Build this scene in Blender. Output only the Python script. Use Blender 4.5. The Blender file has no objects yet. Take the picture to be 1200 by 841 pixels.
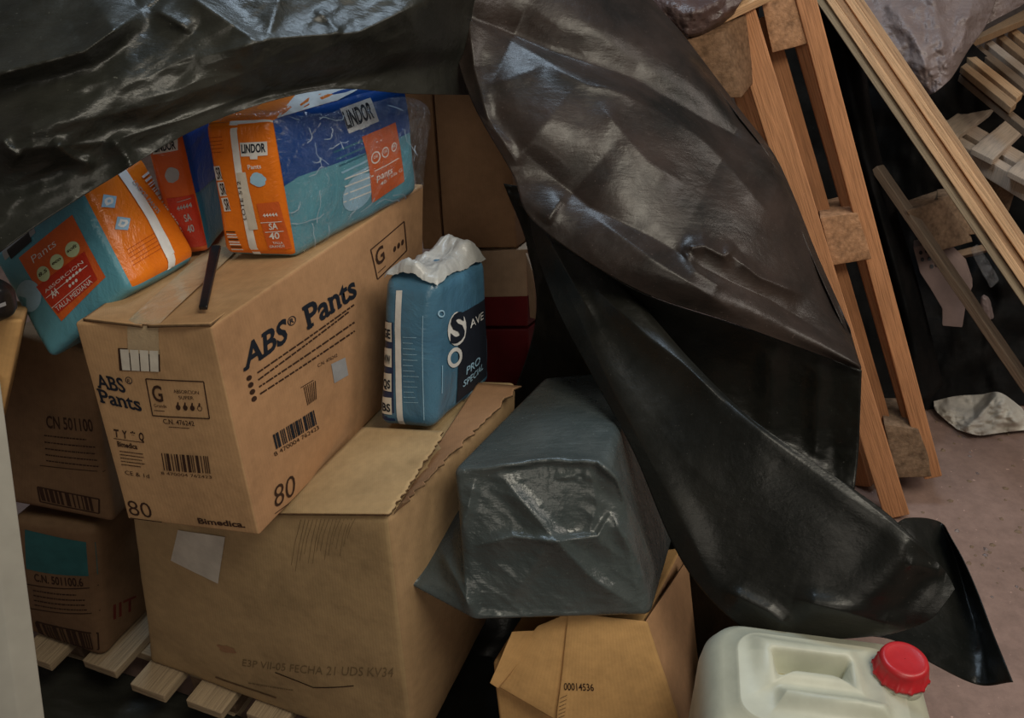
import bpy, math, random
import numpy as np
from mathutils import Vector, Matrix, noise as mnoise
random.seed(4); rng = np.random.RandomState(7)
SC = bpy.context.scene
COL = SC.collection
# ---------------------------------------------------------------- camera, world, lights
TH = math.radians(32); FPX = 1039.0; CAMZ = 1.6
cam = bpy.data.objects.new('camera', bpy.data.cameras.new('camera')); COL.objects.link(cam)
cam.location = (0, 0, CAMZ); cam.rotation_euler = (math.radians(90) - TH, 0, 0)
cam.data.sensor_width = 36.0; cam.data.lens = 36.0 * FPX / 1200.0; cam.data.clip_start = 0.02
SC.camera = cam
SC.view_settings.view_transform = 'Standard'; SC.view_settings.look = 'None'
SC.view_settings.gamma = 1.0; SC.view_settings.use_curve_mapping = False
SC.view_settings.exposure = 0.14
w = bpy.data.worlds.new('world'); SC.world = w; w.use_nodes = True
w.node_tree.nodes['Background'].inputs[0].default_value = (0.80, 0.86, 1.0, 1)
w.node_tree.nodes['Background'].inputs[1].default_value = 0.035

def area(name, loc, target, sx, sy, power, col):
    l = bpy.data.lights.new(name, 'AREA'); l.shape = 'RECTANGLE'; l.size = sx; l.size_y = sy
    l.energy = power; l.color = col
    o = bpy.data.objects.new(name, l); COL.objects.link(o); o.location = loc
    o.rotation_euler = (Vector(target) - Vector(loc)).to_track_quat('-Z', 'Y').to_euler()
    return o
area('roof_daylight', (1.0, -0.1, 3.3), (-0.1, 1.2, 0.6), 1.3, 1.0, 38, (1.0, 0.92, 0.76))
area('added_front_fill', (-0.1, -1.1, 1.9), (0.0, 1.6, 0.9), 1.2, 1.0, 7, (1.0, 0.90, 0.76))  # added fill, no such opening seen; lifts the dim back boxes
area('skylight', (0.1, 2.3, 3.3), (0.1, 1.5, 0.8), 1.3, 0.6, 26, (0.66, 0.83, 1.0))
area('roof_daylight_right', (2.6, 0.9, 3.0), (1.1, 2.2, 0.5), 1.2, 1.2, 24, (1.0, 0.90, 0.80))

# ---------------------------------------------------------------- picture geometry helpers
CP = np.array([0, 0, CAMZ]); FW = np.array([0, math.cos(TH), -math.sin(TH)]); UPV = np.array([0, math.sin(TH), math.cos(TH)]); RT = np.array([1., 0, 0])
def at(px, py, d):
    return CP + d * (FW + (px - 600) / FPX * RT - (py - 420.5) / FPX * UPV)
def atv(a):                      # array (...,3) of px,py,d
    d = a[..., 2:3]
    return CP + d * (FW + (a[..., 0:1] - 600) / FPX * RT - (a[..., 1:2] - 420.5) / FPX * UPV)
def hz(px, py, z):
    r = at(px, py, 1) - CP; return CP + r * (z - CAMZ) / r[2]
def proj(p):
    v = np.asarray(p) - CP; d = v @ FW
    return np.array([600 + FPX * (v @ RT) / d, 420.5 - FPX * (v @ UPV) / d, d])
def dep(p): return float((np.asarray(p) - CP) @ FW)

# ---------------------------------------------------------------- numpy noise
_tab = rng.rand(256, 256)
def vnoise(x, y):
    xi = np.floor(x).astype(int); yi = np.floor(y).astype(int); fx = x - xi; fy = y - yi
    fx = fx * fx * (3 - 2 * fx); fy = fy * fy * (3 - 2 * fy)
    g = lambda a, b: _tab[a % 256, b % 256]
    return (g(xi, yi) * (1 - fx) + g(xi + 1, yi) * fx) * (1 - fy) + (g(xi, yi + 1) * (1 - fx) + g(xi + 1, yi + 1) * fx) * fy
def fbm(x, y, o=4):
    s = 0; a = .5
    for i in range(o): s = s + a * (vnoise(x * 2 ** i + 17 * i, y * 2 ** i + 5 * i) - .5); a *= .5
    return s
def ridged(x, y, o=3):
    s = 0; a = .5
    for i in range(o): s = s + a * (1 - np.abs(2 * vnoise(x * 2 ** i + 31 * i, y * 2 ** i + 7 * i) - 1)); a *= .5
    return s

# ---------------------------------------------------------------- materials
MATS = {}
def newmat(name):
    m = bpy.data.materials.new(name); m.use_nodes = True; MATS[name] = m
    nt = m.node_tree; return m, nt, nt.nodes['Principled BSDF']
def nd(nt, t, **kw):
    n = nt.nodes.new(t)
    for k, v in kw.items():
        if k in n.inputs: n.inputs[k].default_value = v
        else: setattr(n, k, v)
    return n
def ramp(nt, src, stops):
    r = nt.nodes.new('ShaderNodeValToRGB'); els = r.color_ramp.elements
    while len(els) < len(stops): els.new(0.5)
    for e, (p, c) in zip(els, stops): e.position = p; e.color = (*c, 1)
    nt.links.new(src, r.inputs[0]); return r.outputs[0]
def mixc(nt, f, a, b, mode='MIX'):
    m = nt.nodes.new('ShaderNodeMix'); m.data_type = 'RGBA'; m.blend_type = mode
    for i, v in ((0, f), (6, a), (7, b)):
        if isinstance(v, (int, float)): m.inputs[i].default_value = v
        elif isinstance(v, tuple): m.inputs[i].default_value = (*v, 1)
        else: nt.links.new(v, m.inputs[i])
    return m.outputs[2]
def coords(nt, kind='Object', scale=(1, 1, 1), rot=(0, 0, 0)):
    tc = nt.nodes.new('ShaderNodeTexCoord'); mp = nt.nodes.new('ShaderNodeMapping')
    mp.inputs['Scale'].default_value = scale; mp.inputs['Rotation'].default_value = rot
    nt.links.new(tc.outputs[kind], mp.inputs[0]); return mp.outputs[0]
def noi(nt, vec, scale, detail=5, rough=.6, dist=0):
    n = nd(nt, 'ShaderNodeTexNoise', Scale=scale, Detail=detail, Roughness=rough, Distortion=dist); nt.links.new(vec, n.inputs['Vector']); return n.outputs[0]
def bump(nt, b, h, strength, dist=.01, prev=None):
    n = nd(nt, 'ShaderNodeBump', Strength=strength, Distance=dist); nt.links.new(h, n.inputs['Height'])
    if prev is not None: nt.links.new(prev, n.inputs['Normal'])
    nt.links.new(n.outputs[0], b.inputs['Normal']); return n.outputs[0]

def cardboard(name, c, dirt=.55, corr='v'):
    m, nt, b = newmat(name)
    o = coords(nt); uv = coords(nt, 'UV')
    n1 = noi(nt, o, 7, 6, .65); n2 = noi(nt, o, 60, 4)
    dark = tuple(x * dirt for x in c); lite = tuple(min(1, x * 1.15) for x in c)
    col = ramp(nt, n1, [(.30, dark), (.52, c), (.75, lite)])
    col = mixc(nt, .35, col, ramp(nt, n2, [(.3, tuple(x * .7 for x in c)), (.7, lite)]))
    wv = nd(nt, 'ShaderNodeTexWave', Scale=55., Distortion=.6, Detail=1.)
    wv.bands_direction = 'X' if corr == 'v' else 'Y'; nt.links.new(uv, wv.inputs['Vector'])
    col = mixc(nt, .05, col, ramp(nt, wv.outputs[0], [(0, tuple(x * .55 for x in c)), (1, lite)]))
    nt.links.new(col, b.inputs['Base Color']); b.inputs['Roughness'].default_value = .82
    b.inputs['Specular IOR Level'].default_value = .25
    p = bump(nt, b, wv.outputs[0], .05, .002); bump(nt, b, n1, .35, .008, p)
    return m
def plain(name, c, rough=.5, spec=.5, bs=0, bscale=30, coat=0):
    m, nt, b = newmat(name)
    o = coords(nt); n = noi(nt, o, bscale, 4)
    col = ramp(nt, n, [(.3, tuple(x * .82 for x in c)), (.7, tuple(min(1, x * 1.1) for x in c))])
    nt.links.new(col, b.inputs['Base Color']); b.inputs['Roughness'].default_value = rough
    b.inputs['Specular IOR Level'].default_value = spec; b.inputs['Coat Weight'].default_value = coat
    if bs: bump(nt, b, n, bs, .006)
    return m
def film(name, c, c2=None, rough=.28):       # printed shiny plastic film with crinkles
    m, nt, b = newmat(name); o = coords(nt); c2 = c2 or tuple(x * .75 for x in c)
    n = noi(nt, o, 9, 5, .6, .8)
    v = nd(nt, 'ShaderNodeTexVoronoi', Scale=26.); v.feature = 'DISTANCE_TO_EDGE'
    dn = noi(nt, o, 12, 3); vm = nt.nodes.new('ShaderNodeVectorMath'); vm.operation = 'ADD'
    nt.links.new(o, vm.inputs[0]); nt.links.new(dn, vm.inputs[1]); nt.links.new(vm.outputs[0], v.inputs['Vector'])
    nt.links.new(ramp(nt, n, [(.35, c2), (.65, c)]), b.inputs['Base Color'])
    b.inputs['Roughness'].default_value = rough; b.inputs['Specular IOR Level'].default_value = .5
    p = bump(nt, b, n, .5, .012); bump(nt, b, v.outputs[0], .12, .004, p)
    return m
def wood(name, c, dark=.5, rough=.7, gs=(2.2, 55, 1)):
    m, nt, b = newmat(name); uv = coords(nt, 'UV', gs); o = coords(nt)
    g = noi(nt, uv, 1.6, 6, .7, 1.2); k = noi(nt, o, 5, 3)
    f = noi(nt, coords(nt, 'UV', (9, 300, 1)), 1.0, 3)
    col = ramp(nt, g, [(.28, tuple(x * dark for x in c)), (.5, c), (.72, tuple(min(1, x * 1.25) for x in c))])
    col = mixc(nt, .5, col, ramp(nt, f, [(.38, tuple(x * dark * .6 for x in c)), (.56, tuple(x * 1.1 for x in c))]))
    col = mixc(nt, .3, col, ramp(nt, k, [(.35, tuple(x * .6 for x in c)), (.65, c)]))
    nt.links.new(col, b.inputs['Base Color']); b.inputs['Roughness'].default_value = rough
    b.inputs['Specular IOR Level'].default_value = .25
    p = bump(nt, b, g, .5, .004); bump(nt, b, f, .5, .002, p)
    return m
def chip(name, c):
    m, nt, b = newmat(name); o = coords(nt)
    v = nd(nt, 'ShaderNodeTexVoronoi', Scale=95.); nt.links.new(o, v.inputs['Vector'])
    n = noi(nt, o, 40, 5, .7)
    col = mixc(nt, .5, ramp(nt, n, [(.3, tuple(x * .35 for x in c)), (.5, c), (.7, tuple(min(1, x * 1.5) for x in c))]),
               ramp(nt, v.outputs['Distance'], [(0, tuple(x * 1.2 for x in c)), (1, tuple(x * .4 for x in c))]))
    nt.links.new(col, b.inputs['Base Color']); b.inputs['Roughness'].default_value = .9
    b.inputs['Specular IOR Level'].default_value = .1
    bump(nt, b, n, .8, .006); return m
def tarp_mat(name, base, dust, r0, r1, crinkle=.5, dustpos=(.42, .7), spec=.5):
    m, nt, b = newmat(name); o = coords(nt)
    n = noi(nt, o, 5, 6, .62, .3); n2 = noi(nt, o, 38, 5, .7, .5)
    st = noi(nt, coords(nt, 'Object', (6, 30, 30), (0, .6, .5)), 2.2, 4, .6)
    f = ramp(nt, n, [(dustpos[0], (0, 0, 0)), (dustpos[1], (1, 1, 1))])
    col = mixc(nt, f, base, dust)
    speck = ramp(nt, noi(nt, o, 230, 2), [(.70, (0, 0, 0)), (.76, (.5, .5, .5))])
    col = mixc(nt, speck, col, tuple(min(1, x * 3 + .02) for x in dust))
    nt.links.new(col, b.inputs['Base Color'])
    rr = ramp(nt, n2, [(.3, (r0,) * 3), (.7, (r1,) * 3)]); nt.links.new(rr, b.inputs['Roughness'])
    b.inputs['Specular IOR Level'].default_value = spec
    p = bump(nt, b, st, .35 * crinkle, .012); p = bump(nt, b, n, .6 * crinkle, .03, p); bump(nt, b, n2, .35 * crinkle, .004, p)
    return m

INK = plain('navy_ink', (.014, .018, .028), .6, .2)
INKB = plain('brown_ink', (.045, .022, .014), .7, .2)
CB_ABS = cardboard('tan_cardboard', (.48, .295, .15), .72)
CB_BIG = cardboard('grey_brown_cardboard', (.43, .30, .155), .62)
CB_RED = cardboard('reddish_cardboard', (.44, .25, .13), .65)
CB_SHADE = cardboard('shade_darkened_cardboard', (.20, .12, .065), .6)  # board colour darkened to stand for shade on the left boxes
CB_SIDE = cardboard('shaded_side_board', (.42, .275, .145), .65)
CB_BROWN = cardboard('kraft_cardboard', (.58, .345, .14), .7)
CB_BACK = cardboard('back_cardboard', (.34, .19, .10), .75)
CB_EDGE = plain('torn_board_edge', (.16, .10, .055), .9, .1, .6, 80)
TAPE = film('packing_tape', (.46, .35, .22), (.40, .30, .18), .22)
PAPERW = plain('white_paper', (.62, .58, .50), .7, .2, .3, 20)
WHITE = plain('white_print', (.72, .72, .70), .45, .4)
GREYP = plain('grey_print', (.34, .35, .37), .5, .4)
TEAL = film('teal_film', (.115, .34, .43), (.085, .27, .36))
TEALD = film('deep_teal_film', (.03, .16, .25))
BLUE = film('royal_blue_film', (.008, .065, .29), (.007, .05, .22))
NAVY = film('navy_film', (.015, .035, .10))
ORANGE = film('orange_film', (.78, .20, .012), (.70, .16, .01))
REDOR = film('red_orange_film', (.66, .13, .025), (.56, .10, .02))
REDD = film('deep_red_film', (.50, .04, .02), (.42, .03, .015))
SBLUE = film('steel_blue_film', (.075, .19, .29), (.055, .14, .23))
GREENW = plain('pale_green_print', (.50, .60, .36), .5, .3)
LBLUE = plain('light_blue_print', (.30, .50, .66), .5, .3)
FILMW = film('crumpled_white_film', (.50, .50, .47), (.38, .38, .37), .3)
RED = plain('red_plastic', (.48, .02, .025), .35, .5, .15, 25)
CAN = plain('milky_plastic', (.50, .505, .40), .42, .5, .12, 12)
CANIN = plain('stained_plastic', (.36, .32, .17), .6, .3, .2, 18)
DIRT = plain('dirt', (.06, .05, .03), .9, .1)
REDBOX = plain('red_printed_board', (.16, .008, .012), .55, .35)
CREAM = cardboard('cream_board', (.52, .36, .24), .8)
BLACKP = plain('black_plastic', (.010, .010, .012), .35, .5, .2, 20)
WPANEL = plain('white_painted_panel', (.36, .35, .31), .5, .3, .1, 8)
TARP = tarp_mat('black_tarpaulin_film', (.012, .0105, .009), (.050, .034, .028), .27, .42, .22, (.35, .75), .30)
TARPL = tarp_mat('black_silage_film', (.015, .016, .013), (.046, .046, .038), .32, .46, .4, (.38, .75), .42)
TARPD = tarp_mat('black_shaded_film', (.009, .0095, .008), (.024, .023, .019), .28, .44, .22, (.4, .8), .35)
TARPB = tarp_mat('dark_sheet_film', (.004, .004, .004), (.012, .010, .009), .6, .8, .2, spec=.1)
BAG = tarp_mat('grey_bag_film', (.050, .062, .062), (.085, .097, .095), .22, .36, .5)
MAUVEP = plain('mauve_board', (.26, .19, .17), .7, .2, .15, 14)
MAUVE = tarp_mat('mauve_plastic_film', (.20, .15, .14), (.30, .24, .23), .35, .5, .9)
BROWNF = tarp_mat('brownish_plastic_film', (.07, .04, .035), (.12, .08, .07), .3, .45, .8)
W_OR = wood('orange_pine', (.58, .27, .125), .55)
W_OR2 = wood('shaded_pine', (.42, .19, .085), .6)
W_TAN = wood('tan_pine', (.68, .42, .23), .5)
W_TAN2 = wood('weathered_pine', (.46, .29, .165), .5)
W_PALE = wood('pale_pine', (.60, .47, .36), .75)
W_OLD = wood('old_grey_pine', (.40, .30, .19), .6)
W_DK = wood('dusty_wood', (.26, .18, .12), .6)
CHIP = chip('chipboard', (.40, .215, .115))
CHIPB = chip('brown_chipboard', (.20, .115, .065))
CHIPD = chip('dusty_chipboard', (.23, .15, .095))

# ---------------------------------------------------------------- mesh collection
class G:
    def __init__(s): s.v = []; s.f = []; s.m = []; s.uv = []; s.mats = []
    def mi(s, mat):
        if mat not in s.mats: s.mats.append(mat)
        return s.mats.index(mat)
    def grid(s, P, mat, UV=None, flip=False, smooth=True):
        n, m = P.shape[:2]; b = len(s.v); s.v.extend(map(tuple, P.reshape(-1, 3))); k = s.mi(mat)
        if UV is None:
            U, V = np.meshgrid(np.linspace(0, 1, m), np.linspace(0, 1, n)); UV = np.stack([U, V], -1)
        for i in range(n - 1):
            for j in range(m - 1):
                q = [(i, j), (i, j + 1), (i + 1, j + 1), (i + 1, j)]
                if flip: q = q[::-1]
                s.f.append([b + a * m + c for a, c in q]); s.m.append(k); s.uv.append([tuple(UV[a, c]) for a, c in q])
    def poly(s, pts, mat, uv=None):
        b = len(s.v); s.v.extend(map(tuple, pts)); s.f.append(list(range(b, b + len(pts)))); s.m.append(s.mi(mat))
        s.uv.append(uv or [(0, 0)] * len(pts))
    def tris(s, V, F, mat):
        b = len(s.v); s.v.extend(map(tuple, V)); k = s.mi(mat)
        for f in F: s.f.append([b + i for i in f]); s.m.append(k); s.uv.append([(0, 0)] * len(f))
    def build(s, name, parent=None, origin=None, smooth=True, weld=0.00002, solid=0, bevel=0):
        me = bpy.data.meshes.new(name); o = bpy.data.objects.new(name, me); COL.objects.link(o)
        V = np.array(s.v, float)
        if origin is None:
            if parent is not None: origin = np.array(parent.location)
            else:
                lo = V.min(0); hi = V.max(0); origin = np.array([(lo[0] + hi[0]) / 2, (lo[1] + hi[1]) / 2, lo[2]])
        V = V - origin
        me.from_pydata(V.tolist(), [], s.f)
        for m in s.mats: me.materials.append(m)
        me.polygons.foreach_set('material_index', s.m)
        ul = me.uv_layers.new(name='UVMap'); ul.data.foreach_set('uv', np.array([c for q in s.uv for c in q], float).ravel())
        if smooth: me.polygons.foreach_set('use_smooth', [True] * len(s.f))
        me.update()
        if weld:
            import bmesh
            bm = bmesh.new(); bm.from_mesh(me); bmesh.ops.remove_doubles(bm, verts=bm.verts, dist=weld); bm.to_mesh(me); bm.free()
        if solid:
            md = o.modifiers.new('thickness', 'SOLIDIFY'); md.thickness = solid; md.offset = 0
        if bevel:
            md = o.modifiers.new('bevel', 'BEVEL'); md.width = bevel; md.segments = 2; md.limit_method = 'ANGLE'
        if parent is not None: o.parent = parent
        else: o.location = origin
        return o
def tag(o, label, cat, group=None, kind=None):
    if label: o['label'] = label
    if cat: o['category'] = cat
    if group: o['group'] = group
    if kind: o['kind'] = kind
    return o
def thing(name, loc, label, cat, group=None):
    o = bpy.data.objects.new(name, None); COL.objects.link(o); o.location = tuple(loc); o.empty_display_size = .05
    return tag(o, label, cat, group)

# ---------------------------------------------------------------- six-sided bodies
# corner index bits: 1 = right, 2 = back, 4 = top
FACES = {'front': ((0, 1, 5, 4)), 'right': ((1, 3, 7, 5)), 'back': ((3, 2, 6, 7)), 'left': ((2, 0, 4, 6)), 'top': ((4, 5, 7, 6)), 'bottom': ((2, 3, 1, 0))}
class Hexa:
    def __init__(s, corners, r=.004, bulge=None, noise=0, nfreq=8, disp=None):
        s.c = np.array(corners, float); c = s.c
        s.h = np.array([np.mean([np.linalg.norm(c[i | b] - c[i]) for i in range(8) if not i & b]) for b in (1, 2, 4)]) / 2
        s.r = min(r, s.h.min() * .98); s.bulge = bulge or {}; s.noise = noise; s.nf = nfreq; s.disp = disp
        s.base = c[:4].mean(0)
    def S(s, face, u, v, off=0.0):
        """u right, v up in 0..1 arrays -> points"""
        u = np.asarray(u, float); v = np.asarray(v, float); a = 2 * u - 1; b = 2 * v - 1; o = np.ones_like(a)
        p = {'front': (a, -o, b), 'right': (o, a, b), 'back': (-a, o, b), 'left': (-o, -a, b), 'top': (a, b, o), 'bottom': (a, -b, -o)}[face]
        p = np.stack(p, -1); m = p * s.h
        q = np.clip(m, -(s.h - s.r), s.h - s.r); d = m - q; L = np.linalg.norm(d, axis=-1, keepdims=True); n = d / np.maximum(L, 1e-9)
        m = q + n * s.r
        for ax, nm in ((0, ('left', 'right')), (1, ('front', 'back')), (2, ('bottom', 'top'))):
            oth = [i for i in range(3) if i != ax]
            prof = (1 - p[..., oth[0]] ** 2) * (1 - p[..., oth[1]] ** 2)
            for sg, f in ((-1, nm[0]), (1, nm[1])):
                bl = s.bulge.get(f, 0)
                if bl: m[..., ax] = m[..., ax] + sg * bl * prof * np.clip(sg * p[..., ax], 0, 1) ** 2
        if s.noise:
            k = s.nf; A = m * k
            nz = fbm(A[..., 0] + 3.1 + .6 * A[..., 2], A[..., 1] + A[..., 2] + 7.7, 4) + .7 * (ridged(A[..., 0] * .8 + 9 + A[..., 1], A[..., 2] * .8 - A[..., 1], 3) - .5)
            m = m + n * (nz * s.noise)[..., None]
        m = m + n * off
        t = m / s.h
        out = 0
        for i in range(8):
            wgt = (.5 * (1 + t[..., 0] * (1 if i & 1 else -1))) * (.5 * (1 + t[..., 1] * (1 if i & 2 else -1))) * (.5 * (1 + t[..., 2] * (1 if i & 4 else -1)))
            out = out + wgt[..., None] * s.c[i]
        if s.disp is not None: out = s.disp(out)
        return out
    def dims(s, face): return {'front': (s.h[0], s.h[2]), 'back': (s.h[0], s.h[2]), 'left': (s.h[1], s.h[2]), 'right': (s.h[1], s.h[2]), 'top': (s.h[0], s.h[1]), 'bottom': (s.h[0], s.h[1])}[face]
    def ticks(s, hh, n):
        e = min(.45, s.r / (2 * hh)); k = 3 if s.r > .002 else 1
        return np.unique(np.concatenate([np.linspace(0, e, k + 1), np.linspace(e, 1 - e, n), np.linspace(1 - e, 1, k + 1)]).round(7))
    def emit(s, g, mat, n=14, faces=None, face_mats=None):
        for f in (faces or FACES):
            a, b = s.dims(f); U, V = np.meshgrid(s.ticks(a, n), s.ticks(b, n))
            g.grid(s.S(f, U, V), (face_mats or {}).get(f, mat), np.stack([U * 2 * a, V * 2 * b], -1))
    def hom(s, face):
        if not hasattr(s, '_h'): s._h = {}
        if face not in s._h:
            idx = FACES[face]; src = [proj(s.c[i])[:2] for i in idx]; dst = [(0, 0), (1, 0), (1, 1), (0, 1)]; A = []
            for (x, y), (X, Y) in zip(src, dst):
                A.append([x, y, 1, 0, 0, 0, -X * x, -X * y, -X]); A.append([0, 0, 0, x, y, 1, -Y * x, -Y * y, -Y])
            s._h[face] = np.linalg.svd(np.array(A))[2][-1].reshape(3, 3)
        return s._h[face]
    def uv(s, face, p):
        q = s.hom(face) @ np.array([p[0], p[1], 1.]); return q[:2] / q[2]
def pxbox(front4, back4, **k):      # each (BL, BR, TR, TL) as (px,py,depth)
    f = [at(*q) for q in front4]; b = [at(*q) for q in back4]
    return Hexa([f[0], f[1], b[0], b[1], f[3], f[2], b[3], b[2]], **k)
def upbox(bl, br, depth, height, **k):    # box from its two front bottom corners (world), depth and height in metres
    bl = np.array(bl); br = np.array(br); x = (br - bl) / np.linalg.norm(br - bl); y = np.array([-x[1], x[0], 0]); y /= np.linalg.norm(y); z = np.array([0, 0, 1.])
    return Hexa([bl, br, bl + y * depth, br + y * depth, bl + z * height, br + z * height, bl + y * depth + z * height, br + y * depth + z * height], **k)

# prints on a face ------------------------------------------------
def q_uv(H, face, q): return np.array([H.uv(face, p) for p in q])
def quad(g, H, face, q, mat, off=.0006, n=None):
    Q = q_uv(H, face, q); n = n or 8
    U, V = np.meshgrid(np.linspace(0, 1, n), np.linspace(0, 1, n)); U = U[..., None]; V = V[..., None]
    P = (1 - U) * (1 - V) * Q[0] + U * (1 - V) * Q[1] + U * V * Q[2] + (1 - U) * V * Q[3]
    P = np.clip(P, 0, 1)
    a, b = H.dims(face)
    g.grid(H.S(face, P[..., 0], P[..., 1], off), mat, P * np.array([2 * a, 2 * b]))
def uvrect(g, H, face, u0, v0, u1, v1, mat, off=.0006, n=14):
    def tk(a, b, hh):
        t = H.ticks(hh, n); t = t[(t > a) & (t < b)]; return np.concatenate([[a], t, [b]])
    a, b = H.dims(face); U, V = np.meshgrid(tk(u0, u1, a), tk(v0, v1, b))
    g.grid(H.S(face, U, V, off), mat, np.stack([U * 2 * a, V * 2 * b], -1))
def blob(g, H, face, c, ax, ay, mat, off=.0009, n=20, inner=0, jag=0):
    """ellipse (or ring) by pixel axes vectors"""
    c = np.array(c, float); ax = np.array(ax, float); ay = np.array(ay, float); rs = [inner, 1.0]
    T = np.linspace(0, 2 * math.pi, n + 1); P = []
    rr = 1 + jag * np.array([random.random() - .5 for _ in range(n)] + [0]); rr[-1] = rr[0]
    for r in rs:
        pts = [c + r * rr[i] * (math.cos(t) * ax + math.sin(t) * ay) for i, t in enumerate(T)]; uvp = np.array([H.uv(face, p) for p in pts]); uvp = np.clip(uvp, .001, .999)
        P.append(H.S(face, uvp[:, 0], uvp[:, 1], off))
    P = np.array(P); g.grid(P, mat, flip=True)
_tc = {}
def textmesh(st, bold):
    if (st, bold) in _tc: return _tc[(st, bold)]
    cu = bpy.data.curves.new('t', 'FONT'); cu.body = st; cu.offset = bold; cu.resolution_u = 3
    ob = bpy.data.objects.new('t', cu); COL.objects.link(ob); bpy.context.view_layer.update()
    dg = bpy.context.evaluated_depsgraph_get(); me = ob.evaluated_get(dg).to_mesh()
    V = np.array([v.co[:] for v in me.vertices]); F = [list(p.vertices) for p in me.polygons]
    bpy.data.objects.remove(ob); bpy.data.curves.remove(cu); _tc[(st, bold)] = (V, F); return V, F
SERIF = {'A': ((-.06, 0, .30, .10), (.72, 0, .34, .10)), 'B': ((-.10, 0, .25, .10), (-.10, .60, .25, .10)), 'P': ((-.10, 0, .55, .10), (-.10, .60, .25, .10)),
         'n': ((-.08, 0, .46, .08), (.66, 0, .42, .08), (-.08, .42, .22, .08)), 'a': ((.85, 0, .22, .08),)}
def slabtext(g, H, face, st, bl, br, tl, mat, bold=.0, off=.0010):
    text(g, H, face, st, bl, br, tl, mat, bold, off)
    V, F = textmesh(st, bold); x0, x1 = V[:, 0].min(), V[:, 0].max(); B, Rr, T = q_uv(H, face, [bl, br, tl])
    for i, ch in enumerate(st):
        if ch not in SERIF: continue
        a1 = textmesh(st[:i + 1], bold)[0][:, 0].max(); cv = textmesh(ch, bold)[0]; wd = cv[:, 0].max() - cv[:, 0].min(); a0 = a1 - wd
        for fx, y, fw, h in SERIF[ch]:
            R = [(a0 + fx * wd, y), (a0 + (fx + fw) * wd, y), (a0 + (fx + fw) * wd, y + h), (a0 + fx * wd, y + h)]
            P = np.array([B + (x - x0) / (x1 - x0) * (Rr - B) + yy / .70 * (T - B) for x, yy in R]); P = np.clip(P, .001, .999)
            g.tris(H.S(face, P[:, 0], P[:, 1], off + .0002), [(0, 1, 2, 3)], mat)
def text(g, H, face, st, bl, br, tl, mat, bold=.0, off=.0010):
    """text stretched so its lower left is at bl, lower right at br and cap top at tl (pixels on that face)"""
    V, F = textmesh(st, bold)
    if len(V) == 0: return
    x0, x1 = V[:, 0].min(), V[:, 0].max(); B, Rr, T = q_uv(H, face, [bl, br, tl]); H0 = .70
    X = (V[:, 0] - x0) / (x1 - x0); Y = V[:, 1] / H0
    P = B + X[:, None] * (Rr - B) + Y[:, None] * (T - B); P = np.clip(P, .001, .999)
    g.tris(H.S(face, P[:, 0], P[:, 1], off), F, mat)
def along(a, b, t): return (a[0] + (b[0] - a[0]) * t, a[1] + (b[1] - a[1]) * t)
def add2(a, b, s=1): return (a[0] + b[0] * s, a[1] + b[1] * s)
def line(g, H, face, a, b, wpx, mat, off=.0009, n=8):
    a = np.array(a, float); b = np.array(b, float); d = b - a; d /= np.linalg.norm(d); nn = np.array([d[1], -d[0]]) * wpx / 2
    quad(g, H, face, [a - nn * -1, b - nn * -1, b - nn, a - nn], mat, off, n)
def frame(g, H, face, q, wpx, mat):
    for i in range(4): line(g, H, face, q[i], q[(i + 1) % 4], wpx, mat)
def barcode(g, H, face, bl, br, tl, mat, n=34, seed=1, fill=.55):
    r = random.Random(seed); t = 0; up = (tl[0] - bl[0], tl[1] - bl[1]); ws = []
    while t < 1:
        wd = r.choice([1, 1, 2, 3]) / n / 1.4; gp = r.choice([1, 1, 2]) / n / 1.4
        if t + wd < 1:
            a = along(bl, br, t); b = along(bl, br, t + wd)
            quad(g, H, face, [a, b, add2(b, up), add2(a, up)], mat, .0012, 4)
        t += wd + gp
def textlines(g, H, face, a, b, dv, rows, wpx, mat, seed=0, gap=.25):
    """rows of tiny unreadable print as broken dashes"""
    r = random.Random(seed)
    for k in range(rows):
        A = add2(a, dv, k); B = add2(b, dv, k); t = 0; end = 1 - r.random() * gap
        while t < end:
            l = .02 + .05 * r.random()
            line(g, H, face, along(A, B, t), along(A, B, min(end, t + l)), wpx, mat, n=2); t += l + .010
def smear(st, H): pass

# bars ------------------------------------------------------------
def bar(g, p0, p1, side, w, t, mat, jit=0.0, n=8, r=.003):
    """board from p0 to p1 (centre line); width w along side, thickness t across"""
    p0 = np.array(p0, float); p1 = np.array(p1, float); L = p1 - p0; Ln = np.linalg.norm(L); l = L / Ln
    sd = np.array(side, float); sd = sd - l * (sd @ l); sd /= np.linalg.norm(sd); th = np.cross(l, sd)
    c = []
    for i in range(8):
        e = p1 if i & 1 else p0
        c.append(e + sd * (w / 2) * (1 if i & 2 else -1) + th * (t / 2) * (1 if i & 4 else -1) + l * (random.random() - .5) * jit)
    H = Hexa(c, r=min(r, t * .3, w * .3), noise=.0015, nfreq=22); off = random.random() * 7
    b0 = len(g.uv); H.emit(g, mat, n=n)
    for k in range(b0, len(g.uv)): g.uv[k] = [(a + off, b + off * .37) for a, b in g.uv[k]]
    # end faces: uv runs the long way on all long faces already
    return H

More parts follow.
